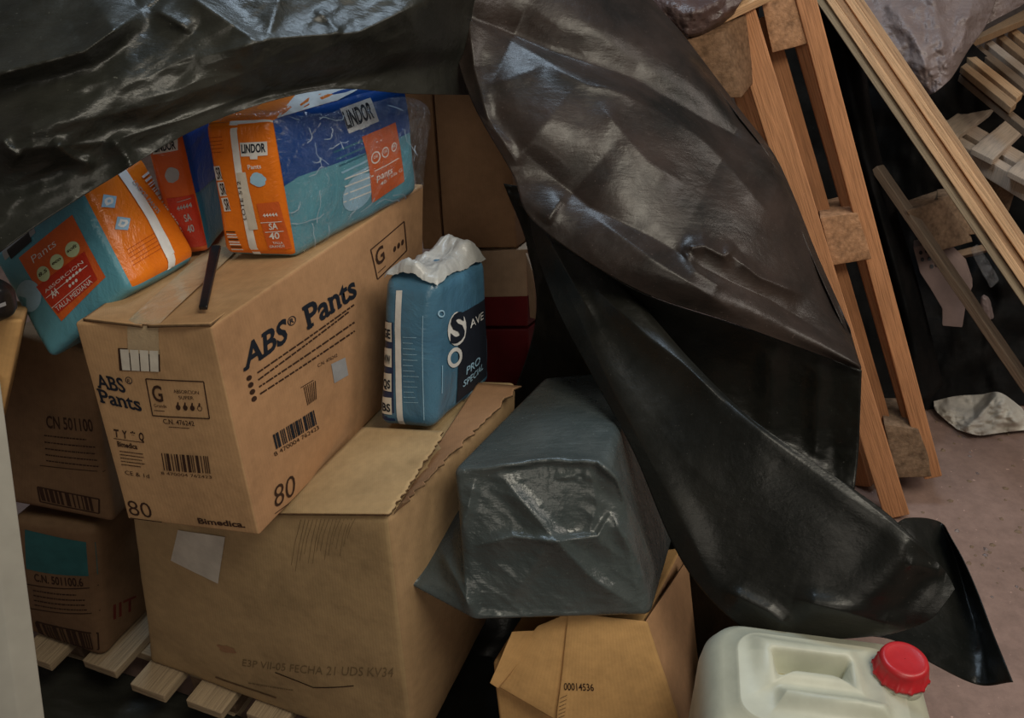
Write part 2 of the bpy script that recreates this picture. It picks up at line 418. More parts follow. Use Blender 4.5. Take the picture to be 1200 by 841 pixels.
# sheets ----------------------------------------------------------
def cr(P, n):            # Catmull-Rom along axis 0
    P = np.concatenate([2 * P[:1] - P[1:2], P, 2 * P[-1:] - P[-2:-1]]); m = len(P) - 3
    T = np.linspace(0, m, n); i = np.minimum(T.astype(int), m - 1); t = (T - i).reshape([-1] + [1] * (P.ndim - 1))
    a, b, c, d = P[i], P[i + 1], P[i + 2], P[i + 3]
    return .5 * (2 * b + (c - a) * t + (2 * a - 5 * b + 4 * c - d) * t ** 2 + (3 * b - a - 3 * c + d) * t ** 3)
def crease(X, Y, pts, amp, wl, wr=None, sharp=1.0):
    """height of a fold whose crest follows the polyline; wl / wr = fall-off (px) left / right of its direction"""
    wr = wr or wl; best = np.full(X.shape, 1e9); side = np.zeros(X.shape); tt = np.zeros(X.shape); tot = 0
    P = [np.array(p, float) for p in pts]; segs = [np.linalg.norm(P[i + 1] - P[i]) for i in range(len(P) - 1)]; TL = sum(segs)
    for i, L in enumerate(segs):
        d = (P[i + 1] - P[i]) / L; rx = X - P[i][0]; ry = Y - P[i][1]; t = np.clip(rx * d[0] + ry * d[1], 0, L)
        ex = rx - t * d[0]; ey = ry - t * d[1]; D = np.hypot(ex, ey); m = D < best
        best = np.where(m, D, best); side = np.where(m, d[0] * ry - d[1] * rx, side); tt = np.where(m, (tot + t) / TL, tt); tot += L
    wd = np.where(side > 0, wr, wl)      # side>0: right of the direction (image y is down)
    x = best / wd
    prof = np.exp(-x) if sharp else np.exp(-x * x)
    if 0 < sharp < 1: prof = sharp * np.exp(-x) + (1 - sharp) * np.exp(-x * x)
    taper = np.minimum(1, np.minimum(tt, 1 - tt) * 5 + .15)
    return amp * prof * taper
def sheet(g, rows, mat, nu=110, nv=90, folds=(), crumple=.004, cs=.03, aniso=None, dfun=None, octs=4):
    A = np.array(rows, float)                       # (rows, cols, 3)
    A = cr(A, nv); A = cr(A.transpose(1, 0, 2), nu).transpose(1, 0, 2)
    X = A[..., 0]; Y = A[..., 1]; D = A[..., 2].copy()
    for f in folds: D -= crease(X, Y, *f)
    if crumple:
        a, b = X * cs, Y * cs
        if aniso:
            th, k = aniso; c, s_ = math.cos(th), math.sin(th); a, b = (X * c + Y * s_) * cs / k, (-X * s_ + Y * c) * cs
        D -= crumple * (ridged(a + 3, b + 5, octs) * 1.2 + fbm(a * 2.3, b * 2.3, octs))
    if dfun: D = dfun(X, Y, D)
    g.grid(atv(np.stack([X, Y, D], -1)), mat, np.stack([X / 400, Y / 400], -1), flip=True)
    return A

# ================================================================ THE ROOM
def concrete(name, c):
    m, nt, b = newmat(name); o = coords(nt)
    n = noi(nt, o, 2.2, 7, .65); n2 = noi(nt, o, 26, 5, .7)
    col = ramp(nt, n, [(.3, tuple(x * .7 for x in c)), (.7, tuple(x * 1.15 for x in c))])
    col = mixc(nt, .4, col, ramp(nt, n2, [(.35, tuple(x * .6 for x in c)), (.65, tuple(x * 1.2 for x in c))]))
    lt = ramp(nt, noi(nt, o, 60, 2), [(.70, (0, 0, 0)), (.74, (1, 1, 1))]); col = mixc(nt, lt, col, tuple(min(1, x * 2.1) for x in c))
    nt.links.new(col, b.inputs['Base Color']); b.inputs['Roughness'].default_value = .55
    b.inputs['Specular IOR Level'].default_value = .3; bump(nt, b, n2, .4, .006); return m
FLOORM = concrete('floor_concrete', (.30, .20, .165)); WALLM = concrete('wall_plaster', (.16, .13, .12))
def slab(name, lo, hi, mat):
    g = G(); x0, y0, z0 = lo; x1, y1, z1 = hi
    H = Hexa([(x0, y0, z0), (x1, y0, z0), (x0, y1, z0), (x1, y1, z0), (x0, y0, z1), (x1, y0, z1), (x0, y1, z1), (x1, y1, z1)], r=.001)
    H.emit(g, mat, n=3); o = g.build(name, smooth=False); o['kind'] = 'structure'; return o
slab('floor', (-2.2, -1.2, -.1), (4.2, 5.2, 0), FLOORM)
slab('wall_back', (-2.2, 5.2, -.1), (4.2, 5.3, 3.4), WALLM)
slab('wall_left', (-2.3, -1.2, -.1), (-2.2, 5.3, 3.4), WALLM)
slab('wall_right', (4.2, -1.2, -.1), (4.3, 5.3, 3.4), WALLM)

# ================================================================ STORAGE PALLET UNDER THE LOAD
ux = np.array([math.cos(math.radians(-20.6)), math.sin(math.radians(-20.6)), 0]); uy = np.array([-ux[1], ux[0], 0])
P0 = hz(60, 762, .144)
pal = thing('wooden_pallet', tuple(P0 * [1, 1, 0]), 'pale wooden pallet on the floor under the stacked boxes, board ends sticking out', 'pallet')
for i, (px, py) in enumerate([(-18, 745), (52, 765), (118, 783), (182, 802), (246, 823), (312, 845), (388, 871)]):
    p = hz(px, py, .133); g = G(); e = p + uy * .02 - uy * (.035 + .012 * math.sin(i * 2.3))
    bar(g, e, e + uy * .8, ux, .082, .022, W_OLD, n=6); g.build('deck_board', pal)
A0 = P0 - ux * .12
for k in (.12, .42, .74):
    g = G(); a = A0 + uy * k; a[2] = .111; bar(g, a, a + ux * .84, uy, .095, .021, W_OLD); g.build('stringer_board', pal)
    for q in (.05, .44, .78):
        g = G(); c = A0 + uy * k + ux * q; c[2] = .061; bar(g, c - ux * .05, c + ux * .05, uy, .09, .078, CHIPD, n=4); g.build('block', pal)
for q in (.05, .44, .78):
    g = G(); c = A0 + ux * q; c[2] = .0115; bar(g, c + uy * .07, c + uy * .8, ux, .095, .021, W_OLD, n=5); g.build('bottom_board', pal)

# ================================================================ CARDBOARD BOXES
def obj_of(H, name, label, cat, group=None):
    return thing(name, H.base, label, cat, group)

# --- the big crushed box
c_fl = hz(175, 775, .144); c_fr = hz(487, 890, .144)
d0, d1 = dep(c_fl), dep(c_fr)
big = Hexa([c_fl, c_fr, c_fl + uy * .52, c_fr + uy * .46,
            at(152, 592, 1.50), at(455, 606, 1.289), at(300, 440, 1.89), at(606, 446, 1.60)], r=.012,
           bulge={'front': .012, 'right': .03, 'top': -.006}, noise=.004, nfreq=6)
def bigdisp(P):
    # the top front edge sags to the left where the upper box presses on it
    return P
t = obj_of(big, 'cardboard_box', 'large crushed grey-brown cardboard box on the pallet, below the navy-lettered tan box', 'box')
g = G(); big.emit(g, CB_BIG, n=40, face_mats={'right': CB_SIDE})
# old printing and scuffs on the front
for k, (a, b, w_) in enumerate([((270, 738), (458, 775), .9)]):
    textlines(g, big, 'front', (270, 785), (330, 792), (0, 9), 1, 1.6, plain('faded_print', (.24, .17, .09), .9, .1), 5)
text(g, big, 'front', 'E3P VII-05 FECHA 21 UDS KV34', (264, 762), (455, 777), (265, 753), MATS['faded_print'], .0)
line(g, big, 'front', (300, 768), (345, 786), 1.2, INKB); line(g, big, 'front', (345, 786), (398, 785), 1.2, INKB)
blob(g, big, 'front', (248, 742), (9, 3), (-2, 4), CB_BACK, jag=.5, n=14)
line(g, big, 'front', (236, 782), (300, 803), 2.2, CB_EDGE)
# flute creases where the board bends over the top edge
for i in range(15):
    x = 322 + i * 5.2; y1 = 648 + 7 * math.sin(i * 1.7) - i * 1.2
    line(g, big, 'front', (x + 10, 606), (x + 3, (606 + y1) / 2), .8, MATS['faded_print'], .0007, 3); line(g, big, 'front', (x + 3, (606 + y1) / 2), (x - 1, y1), .7, MATS['faded_print'], .0007, 3)
g.build('box_body', t)
# torn top flap lying over the top, ragged right edge
def flap(name, parent, q, d, mat, thick=.004, rag=None, seed=3, lift=None, noise_=.003):
    """q = 4 corner pixels (near-left, near-right, far-right, far-left) with depths d; rag = ragged edge amplitude px on right edge"""
    r = random.Random(seed); n = 40; g = G(); U = np.linspace(0, 1, 24); V = np.linspace(0, 1, n)
    jag = np.array([r.random() - .5 for _ in range(n)]) * (rag or 0); P = np.zeros((n, 24, 3))
    for i, v in enumerate(V):
        a = np.array([*q[0], d[0]]) * (1 - v) + np.array([*q[3], d[3]]) * v; b = np.array([*q[1], d[1]]) * (1 - v) + np.array([*q[2], d[2]]) * v
        b[0] += jag[i]
        for j, u in enumerate(U): P[i, j] = a * (1 - u) + b * u
    X, Y = P[..., 0], P[..., 1]; P[..., 2] -= noise_ * fbm(X * .03, Y * .03, 3)
    if lift is not None: P[..., 2] -= lift(U[None, :], V[:, None])
    W = atv(P); uvs = np.stack([X / 400, Y / 400], -1)
    g.grid(W, mat, uvs); dn = W - np.array([0, 0, thick]); g.grid(dn, mat, uvs, flip=True)
    for edge in ((W[0], dn[0]), (W[-1][::-1], dn[-1][::-1]), (W[:, -1], dn[:, -1]), (W[:, 0][::-1], dn[:, 0][::-1])):
        g.grid(np.stack([edge[1], edge[0]]), CB_EDGE)
    return g.build(name, parent)
flap('top_flap', t, [(322, 601), (457, 602), (521, 505), (425, 500)], [1.368, 1.283, 1.43, 1.50], CB_BIG, rag=5, lift=lambda u, v: .004 * np.sin(u * 3.1))
flap('inner_flap', t, [(462, 600), (474, 588), (608, 452), (560, 448)], [1.295, 1.29, 1.57, 1.60], CB_BACK, rag=7, seed=8)
g = G(); quad(g, big, 'front', [(192, 645), (240, 666), (246, 620), (198, 614)], PAPERW, .002); g.build('paper_label', t)['label'] = 'torn white paper label'

# --- ABS box
absb = pxbox([(150, 608, 1.362), (304, 627, 1.295), (248, 383, 1.134), (88, 378, 1.201)],
             [(379, 412, 1.852), (495, 429, 1.785), (497, 215, 1.623), (345, 212, 1.690)], r=.004,
             bulge={'front': .004, 'right': .010}, noise=.0022, nfreq=5)
t = obj_of(absb, 'cardboard_box', 'tan cardboard box with big navy lettering on two sides, packs resting on its top', 'box')
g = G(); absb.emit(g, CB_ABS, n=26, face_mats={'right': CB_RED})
F = 'front'
slabtext(g, absb, F, 'ABS', (116, 450), (149, 455), (111, 434), INK, .02)
blob(g, absb, F, (152, 441), (4.2, .4), (.6, 4.2), INK, inner=.8); text(g, absb, F, 'R', (150.5, 443.5), (154, 444), (150, 439), INK)
slabtext(g, absb, F, 'Pants', (119, 467), (168, 476), (114, 451), INK, .02)
frame(g, absb, F, [(180, 481), (246, 485), (239, 443), (172, 439)], 1.3, INKB)
text(g, absb, F, 'G', (181, 464), (193, 465), (178, 446), INKB, .02); text(g, absb, F, 'Grande', (182, 471), (197, 472), (181, 467), INKB)
textlines(g, absb, F, (182, 475), (198, 476), (0, 3), 1, 1.0, INKB, 2)
text(g, absb, F, 'ABSORCION', (205, 455), (234, 457), (204, 451), INKB); text(g, absb, F, 'SUPER', (211, 462), (228, 463), (210, 458), INKB)
for k in range(4): blob(g, absb, F, (210 + k * 8.2, 471.5 + k * .5), (2.7, .1), (.5, 3.2), INKB, inner=0 if k < 3 else .75); blob(g, absb, F, (209.6 + k * 8.2, 467.6 + k * .5), (1.0, 0), (0, 2.4), INKB)
text(g, absb, F, 'C.N. 476242', (193, 490), (229, 493), (192, 484.5), INKB, .01); textlines(g, absb, F, (199, 494), (226, 496), (0, 2), 1, 1.0, INKB, 9)
for k, s_ in enumerate(('T', 'Y', '*', 'Q')): text(g, absb, F, s_, (134 + k * 10, 507 + k), (140 + k * 10, 507.6 + k), (133 + k * 10, 498 + k), INKB, .03)
line(g, absb, F, (133, 509), (170, 513), .8, INKB)
text(g, absb, F, 'Bimedica', (138, 518), (162, 521), (137, 512), INKB, .03)
textlines(g, absb, F, (140, 524), (170, 527), (.6, 4), 5, 1.1, INKB, 4)
text(g, absb, F, 'CE & 1d', (147, 552), (176, 556), (146, 547), INKB)
barcode(g, absb, F, (193, 546), (250, 550), (190, 525), INKB, seed=3, n=36); text(g, absb, F, '8 470004 762423', (190, 551), (249, 556), (189, 547.5), INKB)
text(g, absb, F, '80', (153, 602), (180, 606), (148, 583), INKB, -.005); line(g, absb, F, (153, 606), (190, 611), .9, INKB)
text(g, absb, F, 'Bimedica.', (233, 612), (288, 617), (231, 605), INKB, .03)
F = 'right'
slabtext(g, absb, F, 'ABS', (286, 441), (333, 405), (284, 411), INK, .025)
blob(g, absb, F, (338, 381), (4.6, -2.6), (1, 5.5), INK, inner=.8); text(g, absb, F, 'R', (336, 385), (340.5, 382.5), (335.5, 379), INK, .02)
slabtext(g, absb, F, 'Pants', (356, 392), (412, 352), (351, 364), INK, .025)
for k in range(4):
    a = (298, 445 + k * 8.6); b = (411 - (9 if k == 1 else 0), 361 + k * 10.5)
    a2 = (300 + k, 444 + k * 8.5)
    textlines(g, absb, F, a2, b, (0, 0), 1, 1.9, INKB, 20 + k, gap=.03)
    blob(g, absb, F, (291 + k * 1.9, 450 + k * 8.4), (2.9, -1.2), (.3, 3.2), INKB)
text(g, absb, F, 'C.N. 476242', (366, 438), (388, 425), (365.5, 434), INKB)
for k in range(7): line(g, absb, F, (350.5 + k * 2.1, 461 - k * 1.2), (355 + k * 1.6, 482 - k * 1.2), .8, INKB, n=2)
line(g, absb, F, (347, 462), (361, 453), .8, INKB)
barcode(g, absb, F, (321, 533), (369, 501), (317, 517), INK, seed=7, n=36); text(g, absb, F, '8 470004 762423', (320, 541), (369, 508), (318, 537), INKB)
text(g, absb, F, '80', (321, 598), (344, 580), (319, 575), INKB, -.005); line(g, absb, F, (321, 603), (340, 589), .8, INKB)
frame(g, absb, F, [(437, 333), (474, 298), (472, 262), (431, 296)], 1.3, INKB); text(g, absb, F, 'G', (437, 318), (447, 308), (435, 299), INKB, .02)
textlines(g, absb, F, (438, 325), (448, 316), (0, 3), 1, .9, INKB, 3)
for k in range(3): blob(g, absb, F, (459 + k * 5, 296 - k * 4), (1.7, -1.4), (0, 3.4), INKB)
quad(g, absb, F, [(385, 456), (401, 446), (397, 426), (381, 434)], GREYP, .0008)
# hand hole with the bagged contents showing
HH = [(144, 429), (188, 431), (187, 408), (141, 406)]
quad(g, absb, 'front', [(141, 430), (189, 431), (188, 407), (139, 405)], INKB, .0008)
for k in range(4):
    a = along(HH[0], HH[1], k / 4 + .02); b = along(HH[0], HH[1], (k + 1) / 4 - .01); c = along(HH[3], HH[2], (k + 1) / 4 - .01); d = along(HH[3], HH[2], k / 4 + .02)
    quad(g, absb, 'front', [a, b, c, d], PAPERW, .0015)
g.build('box_body', t)
g = G(); quad(g, absb, 'front', [(151, 410), (188, 412), (186, 382), (150, 381)], TAPE, .0012); quad(g, absb, 'top', [(150, 380), (190, 381), (262, 308), (232, 300)], TAPE, .0045); g.build('packing_tape', t)
arch = lambda u, v: .006 * np.sin(np.clip(u, 0, 1) * math.pi) * (1 - v) ** 4
flap('top_flap', t, [(97, 373), (166, 381), (262, 300), (200, 302)], [1.197, 1.163, 1.40, 1.40], CB_ABS, seed=2, lift=arch, noise_=.0015)
flap('top_flap', t, [(172, 381), (247, 379), (352, 304), (270, 302)], [1.160, 1.132, 1.365, 1.38], CB_ABS, seed=5, lift=arch, noise_=.0015)
# black strap on its top
g = G(); Q = [(233, 361, 1.168), (243, 361, 1.166), (259, 289, 1.315), (247, 289, 1.318)]
W = [at(*q) for q in Q]; th = np.array([0, 0, .003]); H = Hexa([W[0] - th, W[1] - th, W[3] - th, W[2] - th, W[0] + th, W[1] + th, W[3] + th, W[2] + th], r=.0015); H.emit(g, BLACKP, n=8)
tag(g.build('strap'), 'short flat black strap lying on top of the navy-lettered tan box', 'strap')

# --- left pair, darkened in colour for shade
lowc = hz(122, 773, .144)
lowl = lowc - ux * .27 + uy * .0
low = Hexa([lowl, lowc, lowl + uy * .3, lowc + uy * .30, at(12, 606, 1.59), at(112, 618, 1.585), at(90, 540, 1.92), at(195, 556, 1.88)], r=.02, bulge={'front': .015, 'right': .01, 'top': .01}, noise=.004)
t = obj_of(low, 'cardboard_box', 'cardboard box, darkened for shade, with a teal printed band, bottom left on the pallet', 'box')
g = G(); low.emit(g, CB_SHADE, n=20)
TB = plain('teal_print', (.03, .13, .14), .7, .2)
quad(g, low, 'front', [(32, 652), (116, 664), (112, 632), (28, 616)], TB); text(g, low, 'front', 'C.N. 501100.6', (42, 664), (98, 672), (41, 656), INKB, .02)
line(g, low, 'front', (26, 668), (118, 676), 1, INKB); line(g, low, 'front', (30, 698), (120, 706), 1, INKB); line(g, low, 'front', (115, 640), (123, 768), 1, INKB)
textlines(g, low, 'front', (40, 675), (102, 682), (.5, 6), 4, 1.3, INKB, 6)
barcode(g, low, 'front', (44, 741), (112, 756), (40, 718), INKB, seed=9, n=30); frame(g, low, 'front', [(44, 744), (115, 757), (114, 733), (42, 717)], 2, INKB)
text(g, low, 'right', 'IIT', (131, 710), (158, 700), (130, 690), plain('red_ink', (.16, .03, .02), .7, .2), .01)
g.build('box_body', t)
up = Hexa([at(-5, 585, 1.57), at(133, 612, 1.565), at(60, 545, 1.92), at(200, 556, 1.85), at(12, 385, 1.45), at(105, 412, 1.43), at(80, 350, 1.75), at(175, 370, 1.72)], r=.012, noise=.003, bulge={'front': .008})
t = obj_of(up, 'cardboard_box', 'dim reddish-brown cardboard box behind the navy-lettered tan box, stacked on the teal banded one', 'box')
g = G(); up.emit(g, CB_SHADE, n=18)
text(g, up, 'front', 'CN 501100', (58, 476), (108, 482), (57, 463), INKB, .02); textlines(g, up, 'front', (55, 485), (112, 492), (.6, 8), 5, 1.5, INKB, 6)
line(g, up, 'front', (50, 524), (130, 532), 1, INKB)
barcode(g, up, 'front', (52, 580), (112, 594), (48, 556), INKB, seed=12, n=26); frame(g, up, 'front', [(50, 583), (117, 597), (116, 572), (47, 557)], 2, INKB)
g.build('box_body', t)

g = G()
sheet(g, [[(*p[:2], dep(hz(*p))) for p in row] for row in ([(-60, 735, .03), (100, 775, .012), (260, 830, .012), (480, 930, .02), (640, 930, .02)], [(-60, 830, .012), (100, 850, .02), (260, 900, .012), (480, 970, .012), (640, 960, .02)], [(-60, 900, .012), (100, 930, .012), (260, 980, .02), (480, 1040, .012), (640, 1010, .02)])],
      TARPL, 90, 50, [([(60, 810), (200, 880)], .01, 10, 14, .6)], .012, .03)  # dark sheet added where the floor below the board ends is shaded
tag(g.build('plastic_sheet', solid=.0012), 'black sheet added in place of floor shade, in front of the lower pallet', 'plastic sheet')

# --- left frame edge: box corner, white panel, black tub
lb = pxbox([(-130, 545, 1.22), (-4, 520, 1.25), (27, 374, 1.16), (-100, 380, 1.12)], [(-90, 500, 1.40), (8, 480, 1.42), (36, 352, 1.34), (-60, 352, 1.30)], r=.006, noise=.002)
t = obj_of(lb, 'cardboard_box', 'orange-brown cardboard box cut off by the left photo edge, above the white panel', 'box')
g = G(); lb.emit(g, CB_BROWN, n=10); g.build('box_body', t)
g = G(); a = hz(30, 1250, 0.0)
tp = [at(-110, 430, 1.12), at(-31, 455, 1.16)]; bt = [at(-100, 1020, 1.22), at(48, 1030, 1.26)]
bk = np.array([.02, .03, 0])
pn = Hexa([bt[0], bt[1], bt[0] + bk, bt[1] + bk, tp[0], tp[1], tp[0] + bk, tp[1] + bk], r=.002); pn.emit(g, WPANEL, n=10)
for v in (.62,): pass
tag(g.build('painted_panel'), 'upright off-white painted panel at the lower left photo edge', 'panel')
tub = pxbox([(-50, 392, 1.08), (20, 372, 1.10), (12, 336, 1.06), (-55, 318, 1.04)], [(-45, 382, 1.2), (22, 366, 1.2), (16, 330, 1.16), (-50, 312, 1.15)], r=.02, noise=.003, bulge={'front': .01})
t = obj_of(tub, 'plastic_case', 'small rounded black plastic case at the left photo edge below the teal pack', 'case')
g = G(); tub.emit(g, BLACKP, n=12); quad(g, tub, 'front', [(2, 360), (12, 356), (11, 352), (1, 356)], GREYP, .001); g.build('case_body', t)

# --- back boxes
def hexz(fl, fr, zf, h, back, top=None, **k):
    a = hz(*fl, zf); b = hz(*fr, zf); return upbox(a, b, back, h, **k)
bb = Hexa([at(521, 291, 1.90), at(606, 290, 1.88), at(560, 262, 2.2), at(645, 262, 2.2), at(505, 60, 1.74), at(590, 60, 1.72), at(540, 50, 2.0), at(630, 50, 2.0)], r=.005, noise=.002)
t = obj_of(bb, 'cardboard_box', 'plain brown cardboard box on top of the back stack, beside the hanging tarpaulin', 'box')
g = G(); bb.emit(g, CB_BACK, n=12); g.build('box_body', t)
nb = Hexa([at(496, 292, 1.93), at(519, 292, 1.915), at(535, 262, 2.2), at(556, 262, 2.2), at(468, 60, 1.77), at(502, 60, 1.755), at(505, 50, 2.0), at(537, 50, 2.0)], r=.004, noise=.002)
t = obj_of(nb, 'cardboard_box', 'narrow dim cardboard box squeezed between the navy-lettered box and plain brown box', 'box')
g = G(); nb.emit(g, CB_BACK, n=10); g.build('box_body', t)
rb = Hexa([at(540, 382, 1.99), at(618, 382, 1.97), at(590, 350, 2.3), at(660, 350, 2.3), at(535, 296, 1.90), at(618, 291, 1.88), at(575, 262, 2.2), at(650, 262, 2.2)], r=.004, noise=.001)
t = obj_of(rb, 'cardboard_box', 'cream-topped box with a red lower half, behind the blue pack', 'box')
g = G(); rb.emit(g, CREAM, n=10); uvrect(g, rb, 'front', 0, 0, 1, .40, REDBOX, .0008); uvrect(g, rb, 'right', 0, 0, 1, .40, REDBOX, .0008); g.build('box_body', t)
g = G(); W = [at(620, 345, 1.95), at(630, 372, 1.90), at(634, 366, 1.89), at(622, 300, 1.86)]
H = Hexa([at(621, 372, 1.93), at(629, 374, 1.90), at(623, 372, 1.94), at(631, 374, 1.91), at(616, 296, 1.87), at(624, 318, 1.84), at(618, 296, 1.88), at(626, 318, 1.85)], r=.001); H.emit(g, CREAM, n=4); g.build('side_flap', t)
r2 = Hexa([at(548, 462, 2.08), at(622, 462, 2.06), at(600, 420, 2.4), at(665, 420, 2.4), at(540, 386, 1.995), at(619, 385, 1.975), at(590, 352, 2.3), at(660, 352, 2.3)], r=.004, noise=.001)
t = obj_of(r2, 'cardboard_box', 'dark red box under the cream-topped one, behind the blue pack', 'box')
g = G(); r2.emit(g, REDBOX, n=8); g.build('box_body', t)
# two plain boxes that carry the back stack
for k, (q, lab) in enumerate([(((470, 560, 2.12), (650, 560, 2.08), (648, 468, 2.02), (490, 468, 2.05)), 'unlit brown cardboard box at the bottom of the back stack')]):
    z0 = 0; a = at(*q[3]); b = at(*q[2]); a[2] = b[2] = .02; Hh = upbox(a, b, .32, at(*q[2])[2] - .06 , r=.004)
    t = obj_of(Hh, 'cardboard_box', lab, 'box'); g = G(); Hh.emit(g, CB_SHADE, n=6); g.build('box_body', t)

# --- open kraft box under the grey bag
kb = Hexa([hz(598, 985, .012), hz(815, 985, .012), hz(640, 880, .012), hz(850, 870, .012),
           at(577, 775, 1.46), at(756, 727, 1.42), at(650, 660, 1.74), at(800, 640, 1.70)], r=.008, noise=.004, bulge={'front': .012, 'right': .006})
t = obj_of(kb, 'cardboard_box', 'open kraft cardboard box with bent flaps in front, under the grey plastic bag', 'box')
KR = 'front'
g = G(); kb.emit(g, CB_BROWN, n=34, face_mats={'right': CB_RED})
g.build('box_body', t)
# folded front flaps rise above the body towards the bag
fl1 = pxbox([(577, 800, 1.452), (655, 845, 1.45), (668, 717, 1.405), (630, 733, 1.42)], [(579, 802, 1.458), (657, 847, 1.456), (670, 718, 1.411), (632, 734, 1.426)], r=.001, bulge={'front': .006}, noise=.003, nfreq=14)
g = G(); fl1.emit(g, CB_BROWN, n=20); g.build('front_flap', t)
fl2 = pxbox([(650, 860, 1.447), (800, 858, 1.44), (757, 728, 1.395), (666, 717, 1.40)], [(652, 862, 1.453), (802, 860, 1.446), (759, 729, 1.401), (668, 718, 1.406)], r=.001, bulge={'front': .010}, noise=.003, nfreq=14)
g = G(); fl2.emit(g, CB_BROWN, n=24); text(g, fl2, 'front', '00014536', (664, 789), (702, 793), (664, 780), INKB, .01, .0015)
for k in range(9): line(g, fl2, 'front', (659 - k * .6, 800 + k * 6), (668 - k * .6, 796 + k * 6), .9, CB_EDGE, .0012, 2)
g.build('front_flap', t)
fl3 = pxbox([(574, 800, 1.43), (583, 806, 1.44), (640, 738, 1.43), (600, 740, 1.41)], [(576, 800, 1.437), (585, 806, 1.447), (642, 738, 1.437), (602, 740, 1.417)], r=.001, noise=.003, nfreq=14)
g = G(); fl3.emit(g, CB_BROWN, n=12); g.build('side_flap', t)
fl4 = pxbox([(798, 860, 1.44), (826, 850, 1.62), (806, 655, 1.62), (757, 727, 1.40)], [(796, 860, 1.45), (824, 850, 1.63), (804, 655, 1.63), (755, 727, 1.41)], r=.001, noise=.003, nfreq=14)
g = G(); fl4.emit(g, CB_RED, n=12); g.build('side_flap', t)

# ================================================================ PACKS
def hzd(px, py, z): return (px, py, dep(hz(px, py, z)))
# LINDOR pack with clear wrap
f = [hzd(262, 299, 1.025), hzd(348, 303, 1.025)]; b1 = hzd(491, 226, 1.015)
lin = Hexa([at(*f[0]), at(*f[1]), at(400, 226, b1[2] + .03), at(*b1), at(237, 142, f[0][2] - .10), at(319, 136, f[1][2] - .10), at(365, 100, b1[2] - .06), at(478, 92, b1[2] - .09)],
           r=.016, bulge={'front': .006, 'right': .014, 'top': .02}, noise=.004, nfreq=11)
t = obj_of(lin, 'incontinence_pants_pack', 'orange and royal blue clear-wrapped pack, right-hand one on the navy-lettered tan box', 'pack')
g = G(); lin.emit(g, TEAL, n=30, face_mats={'front': ORANGE, 'left': ORANGE})
uvrect(g, lin, 'top', 0, 0, 1, .45, ORANGE, .0006); uvrect(g, lin, 'top', 0, .45, 1, 1, BLUE, .0007)
quad(g, lin, 'top', [(318, 138), (330, 137), (430, 102), (365, 104)], WHITE, .0012)
F = 'right'
uvrect(g, lin, F, 0, .56, 1, 1, BLUE, .0006, 24); 
quad(g, lin, F, [(332, 220), (352, 198), (352, 150), (322, 190)], BLUE, .0009)
quad(g, lin, F, [(332, 220), (360, 196), (384, 180), (325, 160)], BLUE, .0008)
quad(g, lin, F, [(440, 160), (480, 150), (500, 95), (400, 130)], NAVY, .0010) if False else None
for k in range(6): line(g, lin, F, (385 + k * 3, 178 + k * 8), (432, 158 + k * 8), 2.2, LBLUE if k > 2 else TEALD, .0009)
blob(g, lin, F, (414, 224), (17, -9), (2, 20), LBLUE, .0011)
for k in range(4): line(g, lin, F, (398, 236 - k * 9), (432, 222 - k * 9), 1.6, WHITE, .0013)
quad(g, lin, F, [(432, 237), (470, 212), (459, 143), (416, 160)], REDOR, .0014, 10)
text(g, lin, F, '+ +', (432, 168), (440, 165), (431, 165), WHITE, .01, .002)
for k in range(3): blob(g, lin, F, (431 + k * 12, 184 - k * 6), (5.6 - k, -2), (.5, 7 - k), WHITE, .0018, inner=.78); text(g, lin, F, 'ok', (428.5 + k * 12, 186 - k * 6), (434 + k * 11.6, 183.5 - k * 6), (428 + k * 12, 181 - k * 6), WHITE, .0, .002)
line(g, lin, F, (430, 200), (461, 185), 1, WHITE, .0018); text(g, lin, F, 'pants', (434, 211), (453, 202), (433, 203), WHITE, .01, .002); text(g, lin, F, 'Talla G', (447, 210), (466, 200), (446, 206), WHITE, 0, .002); text(g, lin, F, '40', (439, 217), (446, 213), (438, 213), WHITE, .01, .002)
quad(g, lin, F, [(402, 156), (438, 142), (433, 114), (397, 127)], WHITE, .0014, 8); quad(g, lin, F, [(415, 152), (427, 147), (425, 140), (414, 145)], WHITE, .0015, 3)
text(g, lin, F, 'LINDOR', (401, 150), (433, 137), (398, 131), INK, .03, .002)
F = 'front'
quad(g, lin, F, [(284, 179), (314, 178), (313, 163), (282, 164)], WHITE, .0012); text(g, lin, F, 'LINDOR', (285, 175), (312, 174), (284, 166), INK, .03, .0018)
quad(g, lin, F, [(295, 182), (303, 182), (303, 178), (294, 178)], WHITE, .0013, 3); text(g, lin, F, 'Pants', (293, 193), (308, 192), (292, 188), WHITE, .01, .0018)
blob(g, lin, F, (304, 205), (9, 0), (1, 8), LBLUE, .0013, jag=.2)
quad(g, lin, F, [(315, 290), (342, 290), (327, 231), (302, 233)], REDOR, .0011)
text(g, lin, F, '44444', (310, 249), (327, 248), (309, 245), WHITE, .02, .0018); line(g, lin, F, (307, 256), (331, 255), .8, WHITE, .0018); text(g, lin, F, 'SA', (317, 265), (327, 264), (316, 257), WHITE, .02, .0018)
line(g, lin, F, (312, 268), (333, 267), .8, WHITE, .0018); text(g, lin, F, '40', (317, 277), (329, 276), (316, 269), WHITE, .02, .0018); text(g, lin, F, 'TALLA', (321, 283), (333, 283), (320, 280), WHITE, .01, .0018); text(g, lin, F, 'GRANDE', (317, 288), (335, 287), (316, 285), WHITE, .01, .0018)
quad(g, lin, F, [(295, 300), (304, 300), (276, 140), (268, 141)], WHITE, .0012, 14); quad(g, lin, F, [(268, 146), (322, 140), (322, 131), (266, 136)], WHITE, .0014)
